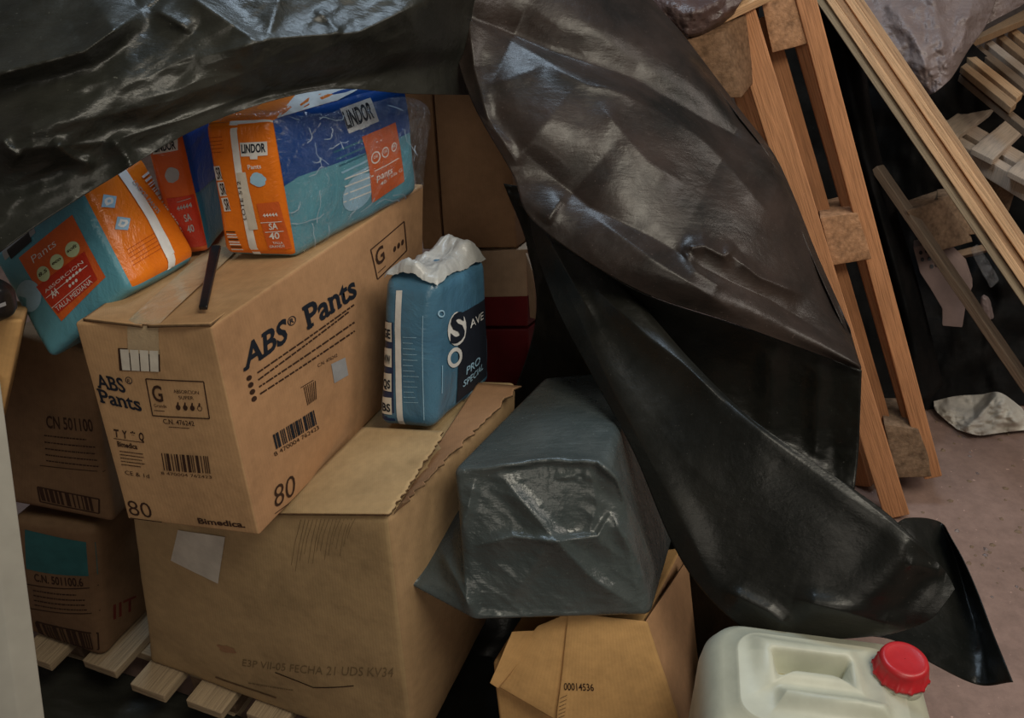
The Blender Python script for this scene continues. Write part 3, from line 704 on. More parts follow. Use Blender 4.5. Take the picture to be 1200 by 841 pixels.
quad(g, lin, F, [(294, 265), (304, 264), (290, 196), (279, 197)], PAPERW, .0018, 10); text(g, lin, F, 'LOTE 512', (291, 252), (284, 206), (287, 252), INKB, 0, .0024)
for k in range(3): quad(g, lin, F, [(254 + k * 5, 207 + k * 18), (262 + k * 5, 206 + k * 18), (258 + k * 5, 190 + k * 18), (250 + k * 5, 191 + k * 18)], WHITE, .0012, 3); text(g, lin, F, 'SR', (256 + k * 5, 205 + k * 18), (262 + k * 5, 204 + k * 18), (253 + k * 5, 192 + k * 18), INKB, .02, .0018)
textlines(g, lin, F, (244, 160), (262, 158), (.6, 4), 5, .8, plain('orange_ink', (.4, .07, .01), .6, .2), 4)
for k in range(8): line(g, lin, F, (266 + k * .8, 268 + k * 3.2), (277 + k * 1.2, 268 + k * 3.2), 1.5, WHITE if k % 3 else INKB, .0014, 2)
g.build('pack_body', t)

# clear overwrap: thin transparent film shell
def clearfilm(name):
    m, nt, b = newmat(name); o = coords(nt)
    tr = nt.nodes.new('ShaderNodeBsdfTransparent'); gl = nd(nt, 'ShaderNodeBsdfGlossy', Roughness=.12); mx = nt.nodes.new('ShaderNodeMixShader')
    n = noi(nt, o, 13, 6, .72, 1.6); v = nd(nt, 'ShaderNodeTexVoronoi', Scale=17.); v.feature = 'DISTANCE_TO_EDGE'
    vm = nt.nodes.new('ShaderNodeVectorMath'); vm.operation = 'ADD'; nt.links.new(o, vm.inputs[0]); nt.links.new(n, vm.inputs[1]); nt.links.new(vm.outputs[0], v.inputs['Vector'])
    b1_ = nd(nt, 'ShaderNodeBump', Strength=.9, Distance=.02); nt.links.new(n, b1_.inputs['Height'])
    b2_ = nd(nt, 'ShaderNodeBump', Strength=.5, Distance=.006); nt.links.new(v.outputs[0], b2_.inputs['Height']); nt.links.new(b1_.outputs[0], b2_.inputs['Normal'])
    nt.links.new(b2_.outputs[0], gl.inputs['Normal']); mx.inputs[0].default_value = .10
    df = nd(nt, 'ShaderNodeBsdfDiffuse', Color=(.5, .52, .55, 1)); m2 = nt.nodes.new('ShaderNodeMixShader')
    lw = nd(nt, 'ShaderNodeLayerWeight', Blend=.35); nt.links.new(b2_.outputs[0], lw.inputs['Normal'])
    fr = nt.nodes.new('ShaderNodeMapRange'); fr.inputs[3].default_value = .035; fr.inputs[4].default_value = .30; nt.links.new(lw.outputs['Facing'], fr.inputs[0]); nt.links.new(fr.outputs[0], mx.inputs[0])
    cr_ = ramp(nt, v.outputs[0], [(.0, (.5, .5, .5)), (.03, (.0, .0, .0))]); nt.links.new(cr_, m2.inputs[0])
    nt.links.new(tr.outputs[0], mx.inputs[1]); nt.links.new(gl.outputs[0], mx.inputs[2]); nt.links.new(mx.outputs[0], m2.inputs[1]); nt.links.new(df.outputs[0], m2.inputs[2])
    nt.links.new(m2.outputs[0], nt.nodes['Material Output'].inputs[0]); return m
CLEAR = clearfilm('clear_wrap_film'); WRINK = plain('film_crease', (.34, .42, .50), .25, .6)
def shell(g, H, mat, off, faces, n=26):
    for f_ in faces:
        a, b = H.dims(f_); U, V = np.meshgrid(H.ticks(a, n), H.ticks(b, n)); g.grid(H.S(f_, U, V, off), mat)
wr = Hexa(lin.c.copy(), r=.018, bulge={'front': .006, 'right': .022, 'top': .02, 'back': .02}, noise=.007, nfreq=16)
wr.c[3] = at(499, 222, b1[2] + .02); wr.c[7] = at(503, 118, b1[2] - .06)
g = G(); shell(g, wr, CLEAR, .004, ('right', 'top', 'back'))
rw = random.Random(11)
def wrinkle(x, y, a, n_, st):
    p = (x, y)
    for k in range(n_):
        a += rw.uniform(-.7, .7); q = (p[0] + st * math.cos(a), p[1] + st * math.sin(a)); line(g, wr, 'right', p, q, rw.uniform(.5, 1.1), WRINK, .0052, 3); p = q
for x, y, a in ((345, 110, 1.2), (352, 118, 1.0), (360, 130, 1.3), (368, 150, 1.4), (372, 170, 1.5), (376, 186, 1.2), (380, 205, 1.6), (372, 225, 1.9), (384, 140, .2), (392, 132, -1.2), (396, 150, 2.2), (400, 165, 1.1), (388, 175, .3),
                (360, 210, .2), (366, 192, .4), (350, 240, 1.0), (378, 250, 1.8), (385, 262, 1.4), (364, 262, .8), (440, 236, -.4), (425, 244, -.4), (458, 226, -.5), (410, 254, -.4), (470, 150, 1.4), (478, 170, 1.6), (465, 120, .4)):
    wrinkle(x, y, a, rw.randint(3, 6), rw.uniform(3, 7))
g.build('clear_wrap', t)['label'] = 'crinkled clear plastic overwrap'

# left teal pack
lp = pxbox([(58, 424, 1.300), (157, 340, 1.235), (92, 214, 1.205), (-12, 300, 1.26)], [(110, 392, 1.48), (233, 299, 1.345), (166, 178, 1.31), (60, 262, 1.42)], r=.015,
           bulge={'front': .010, 'right': .006}, noise=.005, nfreq=10)
t = obj_of(lp, 'incontinence_pants_pack', 'tilted teal pack with orange end and red-orange panel, left edge of the pile', 'pack')
g = G(); lp.emit(g, TEAL, n=28, face_mats={'right': ORANGE})
F = 'front'
quad(g, lp, F, [(76, 374), (127, 323), (88, 250), (26, 300)], REDOR, .001, 10)
quad(g, lp, F, [(73, 365), (119, 325), (104, 292), (48, 333)], REDD, .0014, 10)
text(g, lp, F, 'Pants', (46, 305), (73, 284), (42, 297), WHITE, -.01, .0018)
for k, (x, y) in enumerate([(58, 317), (74, 303), (91, 289)]):
    blob(g, lp, F, (x, y), (8, -1), (1, 9), GREENW, .0018); text(g, lp, F, ('8.5', 'eco', 'soft')[k], (x - 5, y + 4), (x + 5, y - 3), (x - 6, y), INKB, .02, .0024)
text(g, lp, F, 'ABSORCION', (60, 340), (104, 305), (58, 337), WHITE, 0, .002); line(g, lp, F, (60, 346), (108, 308), .7, WHITE, .002)
for r_ in range(2):
    for k in range(5 - 2 * r_): blob(g, lp, F, (86 + k * 3.6 + r_ * 3, 325 - k * 3 + r_ * 6), (1.5, -.6), (.3, 2), WHITE, .002, n=8)
text(g, lp, F, 'AA', (68, 346), (76, 340), (65, 338), WHITE, .02, .002); line(g, lp, F, (66, 358), (112, 320), .7, WHITE, .002)
text(g, lp, F, 'TALLA MEDIANA', (73, 362), (114, 328), (70, 357), WHITE, .0, .002)
blob(g, lp, F, (37, 345), (17, -6), (3, 19), LBLUE, .0012)
quad(g, lp, F, [(8, 304), (46, 270), (38, 254), (0, 290)], GREYP, .001); quad(g, lp, F, [(16, 302), (42, 280), (37, 270), (10, 292)], BLACKP, .0016)
F = 'right'
quad(g, lp, F, [(185, 338), (203, 318), (140, 190), (130, 196)], WHITE, .0012, 16) if False else None
for k in range(14):
    a = along((134, 192), (196, 300), k / 14); b = along((134, 192), (196, 300), (k + 1.05) / 14)
    quad(g, lp, F, [add2(a, (4.6, -3.2)), add2(b, (4.6, -3.2)), add2(b, (-4.2, 2.8)), add2(a, (-4.2, 2.8))], WHITE, .0014, 3)
line(g, lp, F, (196, 300), (206, 326), 9, WHITE, .0014, 5)
text(g, lp, F, 'LINDOR PANTS', (150, 215), (178, 252), (154, 212), GREYP, .02, .002)
barcode(g, lp, F, (163, 207), (194, 248), (172, 200), WHITE, seed=5, n=26); barcode(g, lp, F, (196, 250), (212, 272), (203, 246), WHITE, seed=6, n=12)
for (x, y) in [(124, 236), (139, 262)]:
    quad(g, lp, F, [(x - 8, y + 6), (x + 6, y + 8), (x + 8, y - 5), (x - 6, y - 8)], LBLUE, .0014, 4); blob(g, lp, F, (x, y), (5, 0), (0, 5), WHITE, .0018, inner=.4, n=9, jag=.5)
textlines(g, lp, F, (146, 292), (186, 268), (2, 4.5), 5, .8, MATS['orange_ink'], 4)
g.build('pack_body', t)

# middle pack
_m = [hzd(204, 300, 1.012), hzd(247, 297, 1.012), hzd(232, 262, 1.012), hzd(275, 256, 1.012)]
mp = pxbox([_m[0], _m[1], (213, 150, _m[1][2] - .105), (168, 165, _m[0][2] - .105)], [_m[2], _m[3], (256, 132, _m[3][2] - .105), (206, 140, _m[2][2] - .105)], r=.014, noise=.004, nfreq=10, bulge={'front': .006})
t = obj_of(mp, 'incontinence_pants_pack', 'dimmer red-orange pack wedged upright between the teal pack and the royal blue clear-wrapped pack', 'pack')
g = G(); mp.emit(g, REDOR, n=20, face_mats={'right': TEALD}); uvrect(g, mp, 'right', 0, .5, 1, 1, BLUE, .0006)
F = 'front'
quad(g, mp, F, [(180, 181), (209, 176), (208, 163), (178, 168)], WHITE, .001); text(g, mp, F, 'LINDOR', (182, 178), (207, 174), (180, 169), INK, .03, .0016)
blob(g, mp, F, (203, 205), (8, -1), (1, 9), GREYP, .001, jag=.2); quad(g, mp, F, [(212, 290), (244, 288), (228, 228), (196, 232)], REDD, .0010)
text(g, mp, F, '44444', (209, 246), (226, 242), (208, 241), GREYP, .02, .0016); text(g, mp, F, 'SA', (218, 259), (226, 257), (216, 251), GREYP, .02, .0016); text(g, mp, F, '40', (221, 272), (229, 270), (219, 264), GREYP, .02, .0016)
line(g, mp, F, (209, 236), (225, 232), .7, GREYP, .0016)
g.build('pack_body', t)

# blue S pack
sp = pxbox([(442, 499, 1.502), (508, 505, 1.475), (512, 330, 1.385), (450, 322, 1.42)], [(500, 444, 1.72), (574, 449, 1.66), (571, 300, 1.585), (520, 292, 1.64)], r=.022,
           bulge={'front': .010, 'right': .010, 'top': .012}, noise=.006, nfreq=12)
t = obj_of(sp, 'incontinence_pants_pack', 'steel blue upright pack with crumpled white top, standing on the crushed box', 'pack')
g = G(); sp.emit(g, SBLUE, n=30)
F = 'front'
for k in range(14):
    a = along((470, 338), (471, 503), k / 14); b = along((470, 338), (471, 503), (k + 1.03) / 14); quad(g, sp, F, [add2(b, (-3.6, 0)), add2(b, (3.6, 0)), add2(a, (3.6, 0)), add2(a, (-3.6, 0))], WHITE, .0014, 3)
quad(g, sp, F, [(446, 490), (464, 492), (464, 372), (449, 370)], NAVY, .001)
for k in range(4):
    y = 383 + k * 29.5; x = 455.5 - k * .3; quad(g, sp, F, [(x - 6.5, y + 10), (x + 7, y + 11), (x + 7, y - 11), (x - 6.5, y - 11)], PAPERW, .0018, 4)
    text(g, sp, F, ('GE', 'WW', 'QS', 'BS')[k], (x - 5, y + 6), (x + 5.5, y + 7), (x - 5, y - 4), INK, .03, .0026)
textlines(g, sp, F, (476, 388), (495, 389), (0, 6.5), 13, .8, LBLUE, 11, gap=.4); line(g, sp, F, (498, 365), (498, 490), .8, LBLUE, .0016)
F = 'right'
quad(g, sp, F, [(533, 470), (568, 438), (566, 345), (531, 362)], INK, .0012, 8)
blob(g, sp, F, (530, 378), (9, -2), (0, 19), WHITE, .002, inner=.0); text(g, sp, F, 'S', (523, 395), (537, 388), (523, 364), INK, .04, .003)
blob(g, sp, F, (528, 411), (7.5, -2), (0, 12), WHITE, .002, inner=.62)
text(g, sp, F, 'AVE', (543, 377), (562, 367), (543, 368), WHITE, .0, .0026); text(g, sp, F, 'PRO', (540, 433), (556, 420), (540, 423), LBLUE, .01, .0026); text(g, sp, F, 'SPECIAL', (538, 449), (562, 428), (538, 440), LBLUE, .01, .0026)
line(g, sp, F, (516, 420), (516, 455), .7, LBLUE, .0016); blob(g, sp, F, (550, 463), (6, -4), (0, 8), LBLUE, .0022, inner=.75); blob(g, sp, F, (516, 362), (2.6, -.5), (0, 4), LBLUE, .0022, inner=.6)
g.build('pack_body', t)
top = sp.c[4:8]; g = G()
n = 44; U, V = np.meshgrid(np.linspace(0, 1, n), np.linspace(0, 1, n))
ctr = top.mean(0); B_ = (1 - U[..., None]) * (1 - V[..., None]) * top[0] + U[..., None] * (1 - V[..., None]) * top[1] + (1 - U[..., None]) * V[..., None] * top[2] + U[..., None] * V[..., None] * top[3]
B_ = ctr + (B_ - ctr) * .985
edge = np.minimum(np.minimum(U, 1 - U), np.minimum(V, 1 - V)) * 2
hh = -.006 + .020 * np.clip(edge * 2.2, 0, 1) ** .6 + .022 * (ridged(U * 3 + V, V * 3.4 + 3, 4) - .45) + .022 * np.exp(-((V - .82) / .16) ** 2) * np.clip(edge * 4, 0, 1) + .022 * np.exp(-((V - .06) / .07) ** 2 - ((U - .45) / .3) ** 2)
B_[..., 2] += hh; B_[..., 0] += .010 * fbm(U * 5, V * 5) ; g.grid(B_, FILMW); g.build('sealed_top', t)['label'] = 'gathered white film top'

# ================================================================ GREY BAG
bagf = [([(530, 552), (585, 546), (640, 538), (700, 541), (722, 560), (748, 612), (768, 668), (760, 705)], .018, 6, 5, .6),
        ([(583, 552), (622, 598), (662, 645), (700, 682), (748, 712)], .014, 10, 16, .6),
        ([(556, 640), (600, 628), (650, 634), (700, 628), (716, 600)], .013, 6, 14, .8),
        ([(716, 600), (738, 640), (765, 690)], .010, 6, 9, .8), ([(520, 585), (498, 625), (478, 688)], .012, 6, 12, .7),
        ([(515, 640), (540, 690), (556, 722)], .012, 9, 9, .6), ([(640, 640), (600, 700)], .006, 8, 14, .5), ([(556, 560), (548, 600), (530, 640)], .007, 6, 12, .6),
        ([(690, 545), (700, 590), (690, 630)], .006, 6, 12, .7), ([(556, 720), (620, 726), (700, 722)], .006, 5, 8, .6)]
def bagdisp(P):
    v = P - CP; d = v @ FW; X = 600 + FPX * (v @ RT) / d; Y = 420.5 - FPX * (v @ UPV) / d; s = 0
    for f_ in bagf: s = s + crease(X, Y, *f_)
    Xa = X * .8 + Y * .6; Ya = Y * .8 - X * .6
    crm = (ridged(Xa * .012 + 2, Ya * .026 + 8, 3) - .45) * .010 * np.clip((Y - 535) / 25, 0.05, 1) + (ridged(X * .05 + 1, Y * .06 + 3, 2) - .4) * .009 * np.exp(-((Y - 556) / 10) ** 2)
    s = s * 1.25
    k = (d - s - crm) / d
    return CP + v * k[..., None]
bag = Hexa([at(553, 727, 1.365), at(764, 724, 1.38), at(472, 690, 1.405), at(800, 600, 1.72), at(528, 550, 1.345), at(716, 540, 1.33), at(640, 440, 1.66), at(745, 432, 1.64)], r=.016,
           bulge={'top': .012, 'front': .012, 'left': .01}, disp=bagdisp)
t = obj_of(bag, 'plastic_bag_bundle', 'stuffed dark grey plastic bag lying on the open kraft cardboard box', 'bag')
g = G(); bag.emit(g, BAG, n=90); g.build('bag_body', t)
# ================================================================ JERRYCAN
jc = np.array([at(824, 812, 1.20), at(1104, 846, 1.13), at(845, 738, 1.30), at(1062, 740, 1.25)])
ztop = .595
jc = [hz(812, 800, ztop), hz(1108, 836, ztop), hz(850, 728, ztop), hz(1062, 738, ztop)]
jfl = hz(818, 838, ztop); jfr = hz(1112, 880, ztop); jbl = hz(838, 724, ztop); ax = jfr - jfl
print('can width', np.linalg.norm(ax))
xv = ax / np.linalg.norm(ax); yv = np.array([-xv[1], xv[0], 0]); WJ = .31; DJ = .235; org = hz(962, 800, ztop) * 1.0
org = np.array([org[0], org[1] - .0, 0])
def jp(x, y, z): return org + xv * x + yv * y + np.array([0, 0, z])
g = G()
def rrect(hx, hy, r, n=10):
    pts = []
    for cx, cy, a0 in ((hx - r, -hy + r, -90), (hx - r, hy - r, 0), (-hx + r, hy - r, 90), (-hx + r, -hy + r, 180)):
        for k in range(n + 1): a = math.radians(a0 + 90 * k / n); pts.append((cx + r * math.cos(a), cy + r * math.sin(a)))
    return pts
hx, hy = WJ / 2, DJ / 2; rings = []
for z, ins in [(.0, .03), (.004, .012), (.02, .0), (.20, -.002), (.22, .004), (.24, .004), (.26, -.002), (.46, 0), (.52, .0), (.55, .004), (.572, .014), (.586, .028), (.592, .044)]:
    rings.append([jp(x, y, z) for x, y in rrect(hx - ins, hy - ins, .055 - ins * .5)])
R_ = np.array(rings); R_ = np.concatenate([R_, R_[:, :1]], 1); g.grid(R_, CAN, flip=False)
g.poly([jp(x, y, 0) for x, y in rrect(hx - .03, hy - .03, .04)][::-1], CAN)
# top: height field with grip recess, filled by a polar mesh of the rim loop
def toph(x, y):
    z = .592 + .010 * math.exp(-((x / .13) ** 2 + (y / .1) ** 2))
    # grip well around the handle
    def box(cx, cy, ax_, ay_, s=.010):
        dx = abs(x - cx) - ax_; dy = abs(y - cy) - ay_; d = max(dx, dy) if max(dx, dy) > 0 and min(dx, dy) < 0 else (math.hypot(max(dx, 0), max(dy, 0)) if max(dx, dy) > 0 else max(dx, dy))
        return 1 / (1 + math.exp(max(-40, min(40, d / (s * .35)))))
    z += .016 * box(-.018, .022, .066, .036, .016)
    z += .020 * box(.012, -.040, .066, .010, .012)
    z -= .046 * box(-.012, .018, .047, .011, .008)
    return z
rim = [(x, y) for x, y in rrect(hx - .044, hy - .044, .033)]; rim.append(rim[0]); M_ = 46; rows = []
for k in range(M_ + 1):
    f_ = 1 - k / M_ * .985; rows.append([jp(-.015 + (x + .015) * f_, .010 + (y - .010) * f_, toph(-.015 + (x + .015) * f_, .010 + (y - .010) * f_) if k else .592) for x, y in rim])
g.grid(np.array(rows), CAN)
jr = thing('jerrycan', org, 'translucent white plastic jerrycan with red screw cap at the bottom right', 'jerrycan')
g.build('can_body', jr)
g = G(); U, V = np.meshgrid(np.linspace(-1, 1, 9), np.linspace(-1, 1, 5)); g.grid(np.array([[jp(-.015 + .041 * u, .014 + .017 * v, .5760 + .001 * u * v) for u in np.linspace(-1, 1, 9)] for v in np.linspace(-1, 1, 5)]), CANIN)
for dx, dy, s_ in ((-.038, -.008, .006), (.036, .004, .008), (.030, -.008, .005)): g.poly([jp(-.015 + dx + s_ * math.cos(a) * (1 + .3 * math.sin(3 * a)), .014 + dy + s_ * math.sin(a), .5772) for a in np.linspace(0, 6.1, 12)], DIRT)
g.build('grip_well', jr)['label'] = 'yellowed dirty bottom of the grip recess'
# handle bar across the well, near side
hp = [jp(-.105, -.040, .612), jp(-.075, -.045, .622), jp(-.02, -.047, .626), jp(.04, -.047, .624), jp(.07, -.045, .615)]
# cap
cpos = hz(1054, 790, .60); cl = ((cpos - org) @ xv, (cpos - org) @ yv)
def lathe(g, prof, ctr, mat, n=48, rib=0, tilt=None):
    P = []
    for r_, z in prof:
        P.append([(ctr[0] + (r_ + (rib if (k // 2) % 4 == 0 else 0) * (1 if .003 < z < .026 else 0)) * math.cos(2 * math.pi * k / (n * 2)), ctr[1] + (r_ + (rib if (k // 2) % 4 == 0 else 0) * (1 if .003 < z < .026 else 0)) * math.sin(2 * math.pi * k / (n * 2)), ctr[2] + z) for k in range(n * 2)])
    P = np.array(P); P = np.concatenate([P, P[:, :1]], 1); g.grid(P, mat)
g = G(); lathe(g, [(.034, -.012), (.036, -.002), (.034, .002), (.030, .004), (.030, .010)], cpos, CAN); g.build('neck', jr)
g = G(); lathe(g, [(.032, .004), (.0355, .004), (.0355, .008), (.033, .009), (.032, .026), (.030, .031), (.026, .0335), (.0235, .0325), (.012, .032), (.0005, .032)], cpos, RED, rib=.0022); g.build('screw_cap', jr)['label'] = 'red ribbed screw cap'

# ================================================================ LEANING PALLETS
def V3(px, py, d): return at(px, py, d)
lpal = thing('wooden_pallet', at(1060, 605, 2.34) * [1, 1, 0], 'orange pine pallet leaning on its end beside the black tarpaulin', 'pallet')
w50 = np.array([math.sin(math.radians(46)), math.cos(math.radians(46)), .0]); w5 = np.array([math.sin(math.radians(8)), math.cos(math.radians(8)), 0])
def strip(name, parent, a, b, side, w, t, mat, shift=.5):
    g = G(); a = np.array(a); b = np.array(b); l = (b - a) / np.linalg.norm(b - a); s_ = side - l * (side @ l); s_ /= np.linalg.norm(s_)
    bar(g, a + s_ * w * shift, b + s_ * w * shift, s_, w, t, mat, n=14); return g.build(name, parent)
strip('runner_board', lpal, V3(1052, 606, 2.33), V3(855, -30, 2.02), w5, .03, .062, W_OR)
strip('inner_board', lpal, V3(1044, 540, 2.40), V3(893, 20, 2.11), w5, .02, .056, W_OR2)  # separate plate, coloured as the runner's shaded inner face
strip('side_board', lpal, V3(950, 330, 2.30), V3(846, 25, 2.10), w5, .02, .062, W_OR)
strip('deck_board', lpal, V3(1094, 560, 2.36), V3(937, -30, 2.02), w5, .03, .044, W_OR)
strip('inner_board', lpal, V3(1086, 556, 2.40), V3(930, 10, 2.10), w5, .02, .040, W_OR2)  # same again: shaded side of the deck board put into the colour
def blockpx(parent, front, back, mat, name='block'):
    H = pxbox(front, back, r=.002, noise=.002, nfreq=30); g = G(); H.emit(g, mat, n=8); return g.build(name, parent)
blockpx(lpal, [(905, 62, 2.07), (950, 50, 2.07), (942, -40, 2.03), (885, -30, 2.03)], [(925, 45, 2.2), (960, 40, 2.2), (955, -55, 2.16), (900, -50, 2.16)], CHIP)
blockpx(lpal, [(976, 311, 2.20), (1022, 303, 2.20), (1005, 249, 2.17), (961, 255, 2.17)], [(972, 290, 2.34), (1012, 285, 2.34), (998, 227, 2.30), (958, 236, 2.30)], CHIP)
blockpx(lpal, [(1050, 560, 2.36), (1098, 558, 2.36), (1076, 503, 2.32), (1036, 497, 2.32)], [(1050, 530, 2.5), (1090, 528, 2.5), (1067, 466, 2.45), (1032, 466, 2.45)], CHIPD)
p2 = thing('wooden_pallet', at(905, 300, 2.5) * [1, 1, 0], 'second upright pallet mostly hidden behind the tarpaulin, chipboard block showing', 'pallet')
blockpx(p2, [(826, 116, 2.0), (869, 114, 2.0), (846, 38, 1.97), (804, 47, 1.97)], [(850, 90, 2.1), (885, 95, 2.1), (890, 5, 2.08), (835, 18, 2.08)], CHIPB)
strip('end_board', p2, V3(790, 50, 1.99), V3(905, -4, 2.02), np.array([0, 1, .3]), .06, .022, W_TAN)
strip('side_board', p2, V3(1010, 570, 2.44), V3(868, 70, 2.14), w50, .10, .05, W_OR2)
# dark sheet behind the pallets
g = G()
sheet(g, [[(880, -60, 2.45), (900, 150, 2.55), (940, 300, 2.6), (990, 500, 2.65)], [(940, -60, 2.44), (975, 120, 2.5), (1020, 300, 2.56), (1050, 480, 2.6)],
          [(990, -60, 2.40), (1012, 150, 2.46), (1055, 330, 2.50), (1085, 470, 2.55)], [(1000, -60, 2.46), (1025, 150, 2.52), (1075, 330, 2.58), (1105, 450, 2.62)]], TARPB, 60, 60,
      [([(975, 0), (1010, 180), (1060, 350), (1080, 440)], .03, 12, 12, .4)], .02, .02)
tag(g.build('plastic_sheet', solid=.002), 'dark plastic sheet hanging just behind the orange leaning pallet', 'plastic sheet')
# background tarpaulin mound under planks
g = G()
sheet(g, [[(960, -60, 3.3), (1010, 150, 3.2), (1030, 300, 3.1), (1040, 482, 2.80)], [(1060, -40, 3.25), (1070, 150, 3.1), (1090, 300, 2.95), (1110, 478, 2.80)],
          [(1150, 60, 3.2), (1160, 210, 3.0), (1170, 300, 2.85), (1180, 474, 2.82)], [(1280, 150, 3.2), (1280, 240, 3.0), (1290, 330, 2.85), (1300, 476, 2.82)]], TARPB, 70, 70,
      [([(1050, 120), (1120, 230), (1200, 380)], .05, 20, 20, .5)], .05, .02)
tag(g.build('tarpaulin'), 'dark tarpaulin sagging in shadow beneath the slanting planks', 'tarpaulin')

# ================================================================ PLANK BUNDLE
PL = [(W_OLD, 'weathered greyish plank, lowest left of the slanting plank bundle'), (W_TAN, 'second plank from the left in the slanting bundle, rough tan edge'),
      (W_TAN2, 'middle plank of the slanting bundle, darker tan edge'), (W_TAN, 'second plank from the right in the slanting bundle, clean tan edge'), (W_TAN2, 'rightmost upper plank of the slanting bundle')]
for i, (m_, lab) in enumerate(PL):
    g = G(); k = 9.2 * (i + .5); x0, y0 = 980 + .826 * k, 35 - .564 * k; dx, dy = 220 / 390, 322 / 390; e1 = (70, 62, 75, 66, 58)[i]
    dd = (0, -.022, .002, -.018, .004)[i]
    A_ = at(x0 - dx * e1, y0 - dy * e1, 2.38 + dd); B_ = at(x0 + dx * 500 + (0, 3, -1, 2, -2)[i], y0 + dy * 500, 2.12 + dd)
    bar(g, A_, B_, np.array([.25, .95, -.1]), .07, (.020, .018, .019, .0185, .019)[i], m_, n=24, jit=.05)
    tag(g.build('plank'), lab, 'plank', 'planks in the slanting bundle')

# ================================================================ SLATTED PALLET, FAR RIGHT
zt = .70
sp_ = thing('slatted_pallet', hz(1150, 165, zt) * [1, 1, 0] + np.array([0, 0, 0]), 'pale pine slatted pallet lying flat right of the planks', 'pallet')
def flatboard(parent, name, q, z, t, mat):
    W = [hz(x, y, z) for x, y in q]; dn = np.array([0, 0, t]); H = Hexa([W[0] - dn, W[1] - dn, W[3] - dn, W[2] - dn, W[0], W[1], W[3], W[2]], r=.002, noise=.001)
    # long side decides the grain direction
    g = G(); b0 = 0; H.emit(g, mat, n=8)
    if H.h[1] > H.h[0]: g.uv = [[(v, u) for u, v in q_] for q_ in g.uv]
    return g.build(name, parent)
for q in ([(1066, 135), (1084, 150), (1128, 112), (1110, 100)], [(1100, 148), (1122, 160), (1165, 128), (1143, 118)], [(1138, 174), (1164, 187), (1205, 147), (1183, 137)], [(1181, 200), (1208, 214), (1255, 172), (1226, 160)]):
    flatboard(sp_, 'deck_slat', q, zt, .018, W_PALE)
for q in ([(1068, 112), (1072, 106), (1250, 208), (1244, 216)], [(1090, 132), (1094, 126), (1240, 208), (1234, 216)], [(1110, 160), (1114, 153), (1240, 226), (1236, 234)]):
    flatboard(sp_, 'stringer', q, zt - .019, .05, W_PALE)
flatboard(sp_, 'bottom_board', [(1110, 172), (1114, 164), (1240, 238), (1236, 246)], zt - .075, .02, W_OLD)
for x, y in ((1120, 172), (1175, 203)):
    p = hz(x, y, zt - .07); g = G(); bar(g, p + [0, 0, -.004], p + np.array([0, 0, -.58]), (1, .3, 0), .07, .07, CHIPD, n=4); g.build('post', sp_)
# reddish slat stack above it
st = thing('slat_crate', hz(1165, 80, .95) * [1, 1, 0], 'reddish slatted wooden crate in the upper right corner behind the pale pallet', 'crate')
z2 = .84
for k, (x, y) in enumerate([(1126, 78), (1133, 67), (1142, 57), (1154, 50), (1168, 43), (1182, 36)]):
    flatboard(st, 'slat', [(x, y), (x + 6.5, y - 4.5), (x + 66, y + 42), (x + 59, y + 48)], z2 + .004 * (k % 2), .02, (W_TAN2, W_TAN, W_DK, W_PALE, W_TAN2, W_TAN)[k])
flatboard(st, 'top_rail', [(1140, 48), (1146, 40), (1225, -2), (1222, 14)], z2 + .05, .025, W_TAN2)
flatboard(st, 'side_rail', [(1124, 88), (1128, 84), (1240, 172), (1234, 178)], z2 - .03, .02, W_DK)
for x, y in ((1232, 100), (1260, 85)):
    p = hz(x, y, z2 - .03); g = G(); bar(g, p, p + np.array([0, 0, -.10]), (1, .3, 0), .06, .06, CHIPD, n=4); g.build('post', st)

# mauve plastic cover
g = G()
sheet(g, [[(985, -70, 2.75), (1060, -70, 2.72), (1110, -70, 2.72), (1150, -70, 2.75), (1180, -60, 2.8)], [(1000, -10, 2.72), (1060, -5, 2.66), (1105, 0, 2.64), (1145, 0, 2.68), (1168, -5, 2.75)],
          [(1025, 40, 2.66), (1070, 45, 2.60), (1105, 45, 2.60), (1130, 40, 2.63), (1155, 30, 2.7)], [(1060, 85, 2.62), (1085, 85, 2.58), (1105, 78, 2.58), (1120, 68, 2.60), (1135, 58, 2.66)],
          [(1088, 112, 2.62), (1096, 108, 2.58), (1106, 100, 2.58), (1114, 92, 2.60), (1122, 80, 2.66)]], MAUVE, 80, 80,
      [([(1090, -20), (1100, 30), (1112, 90)], .03, 8, 14, .6), ([(1040, 0), (1070, 40), (1090, 90)], .02, 8, 10, .6), ([(1140, 0), (1130, 40), (1115, 70)], .03, 6, 10, .6)], .03, .03)
tag(g.build('plastic_cover', solid=.002), 'mauve-grey crumpled plastic cover hanging above the planks', 'plastic cover')
g = G()
sheet(g, [[(1145, -50, 2.85), (1170, -50, 2.85), (1230, -50, 2.9)], [(1150, 0, 2.82), (1172, 0, 2.8), (1215, -10, 2.86)], [(1153, 30, 2.8), (1168, 22, 2.8), (1195, 8, 2.84)]], MAUVE, 40, 40, [], .03, .03)
tag(g.build('plastic_cover', solid=.002), 'paler strip of plastic cover at the top right edge above the reddish crate', 'plastic cover')
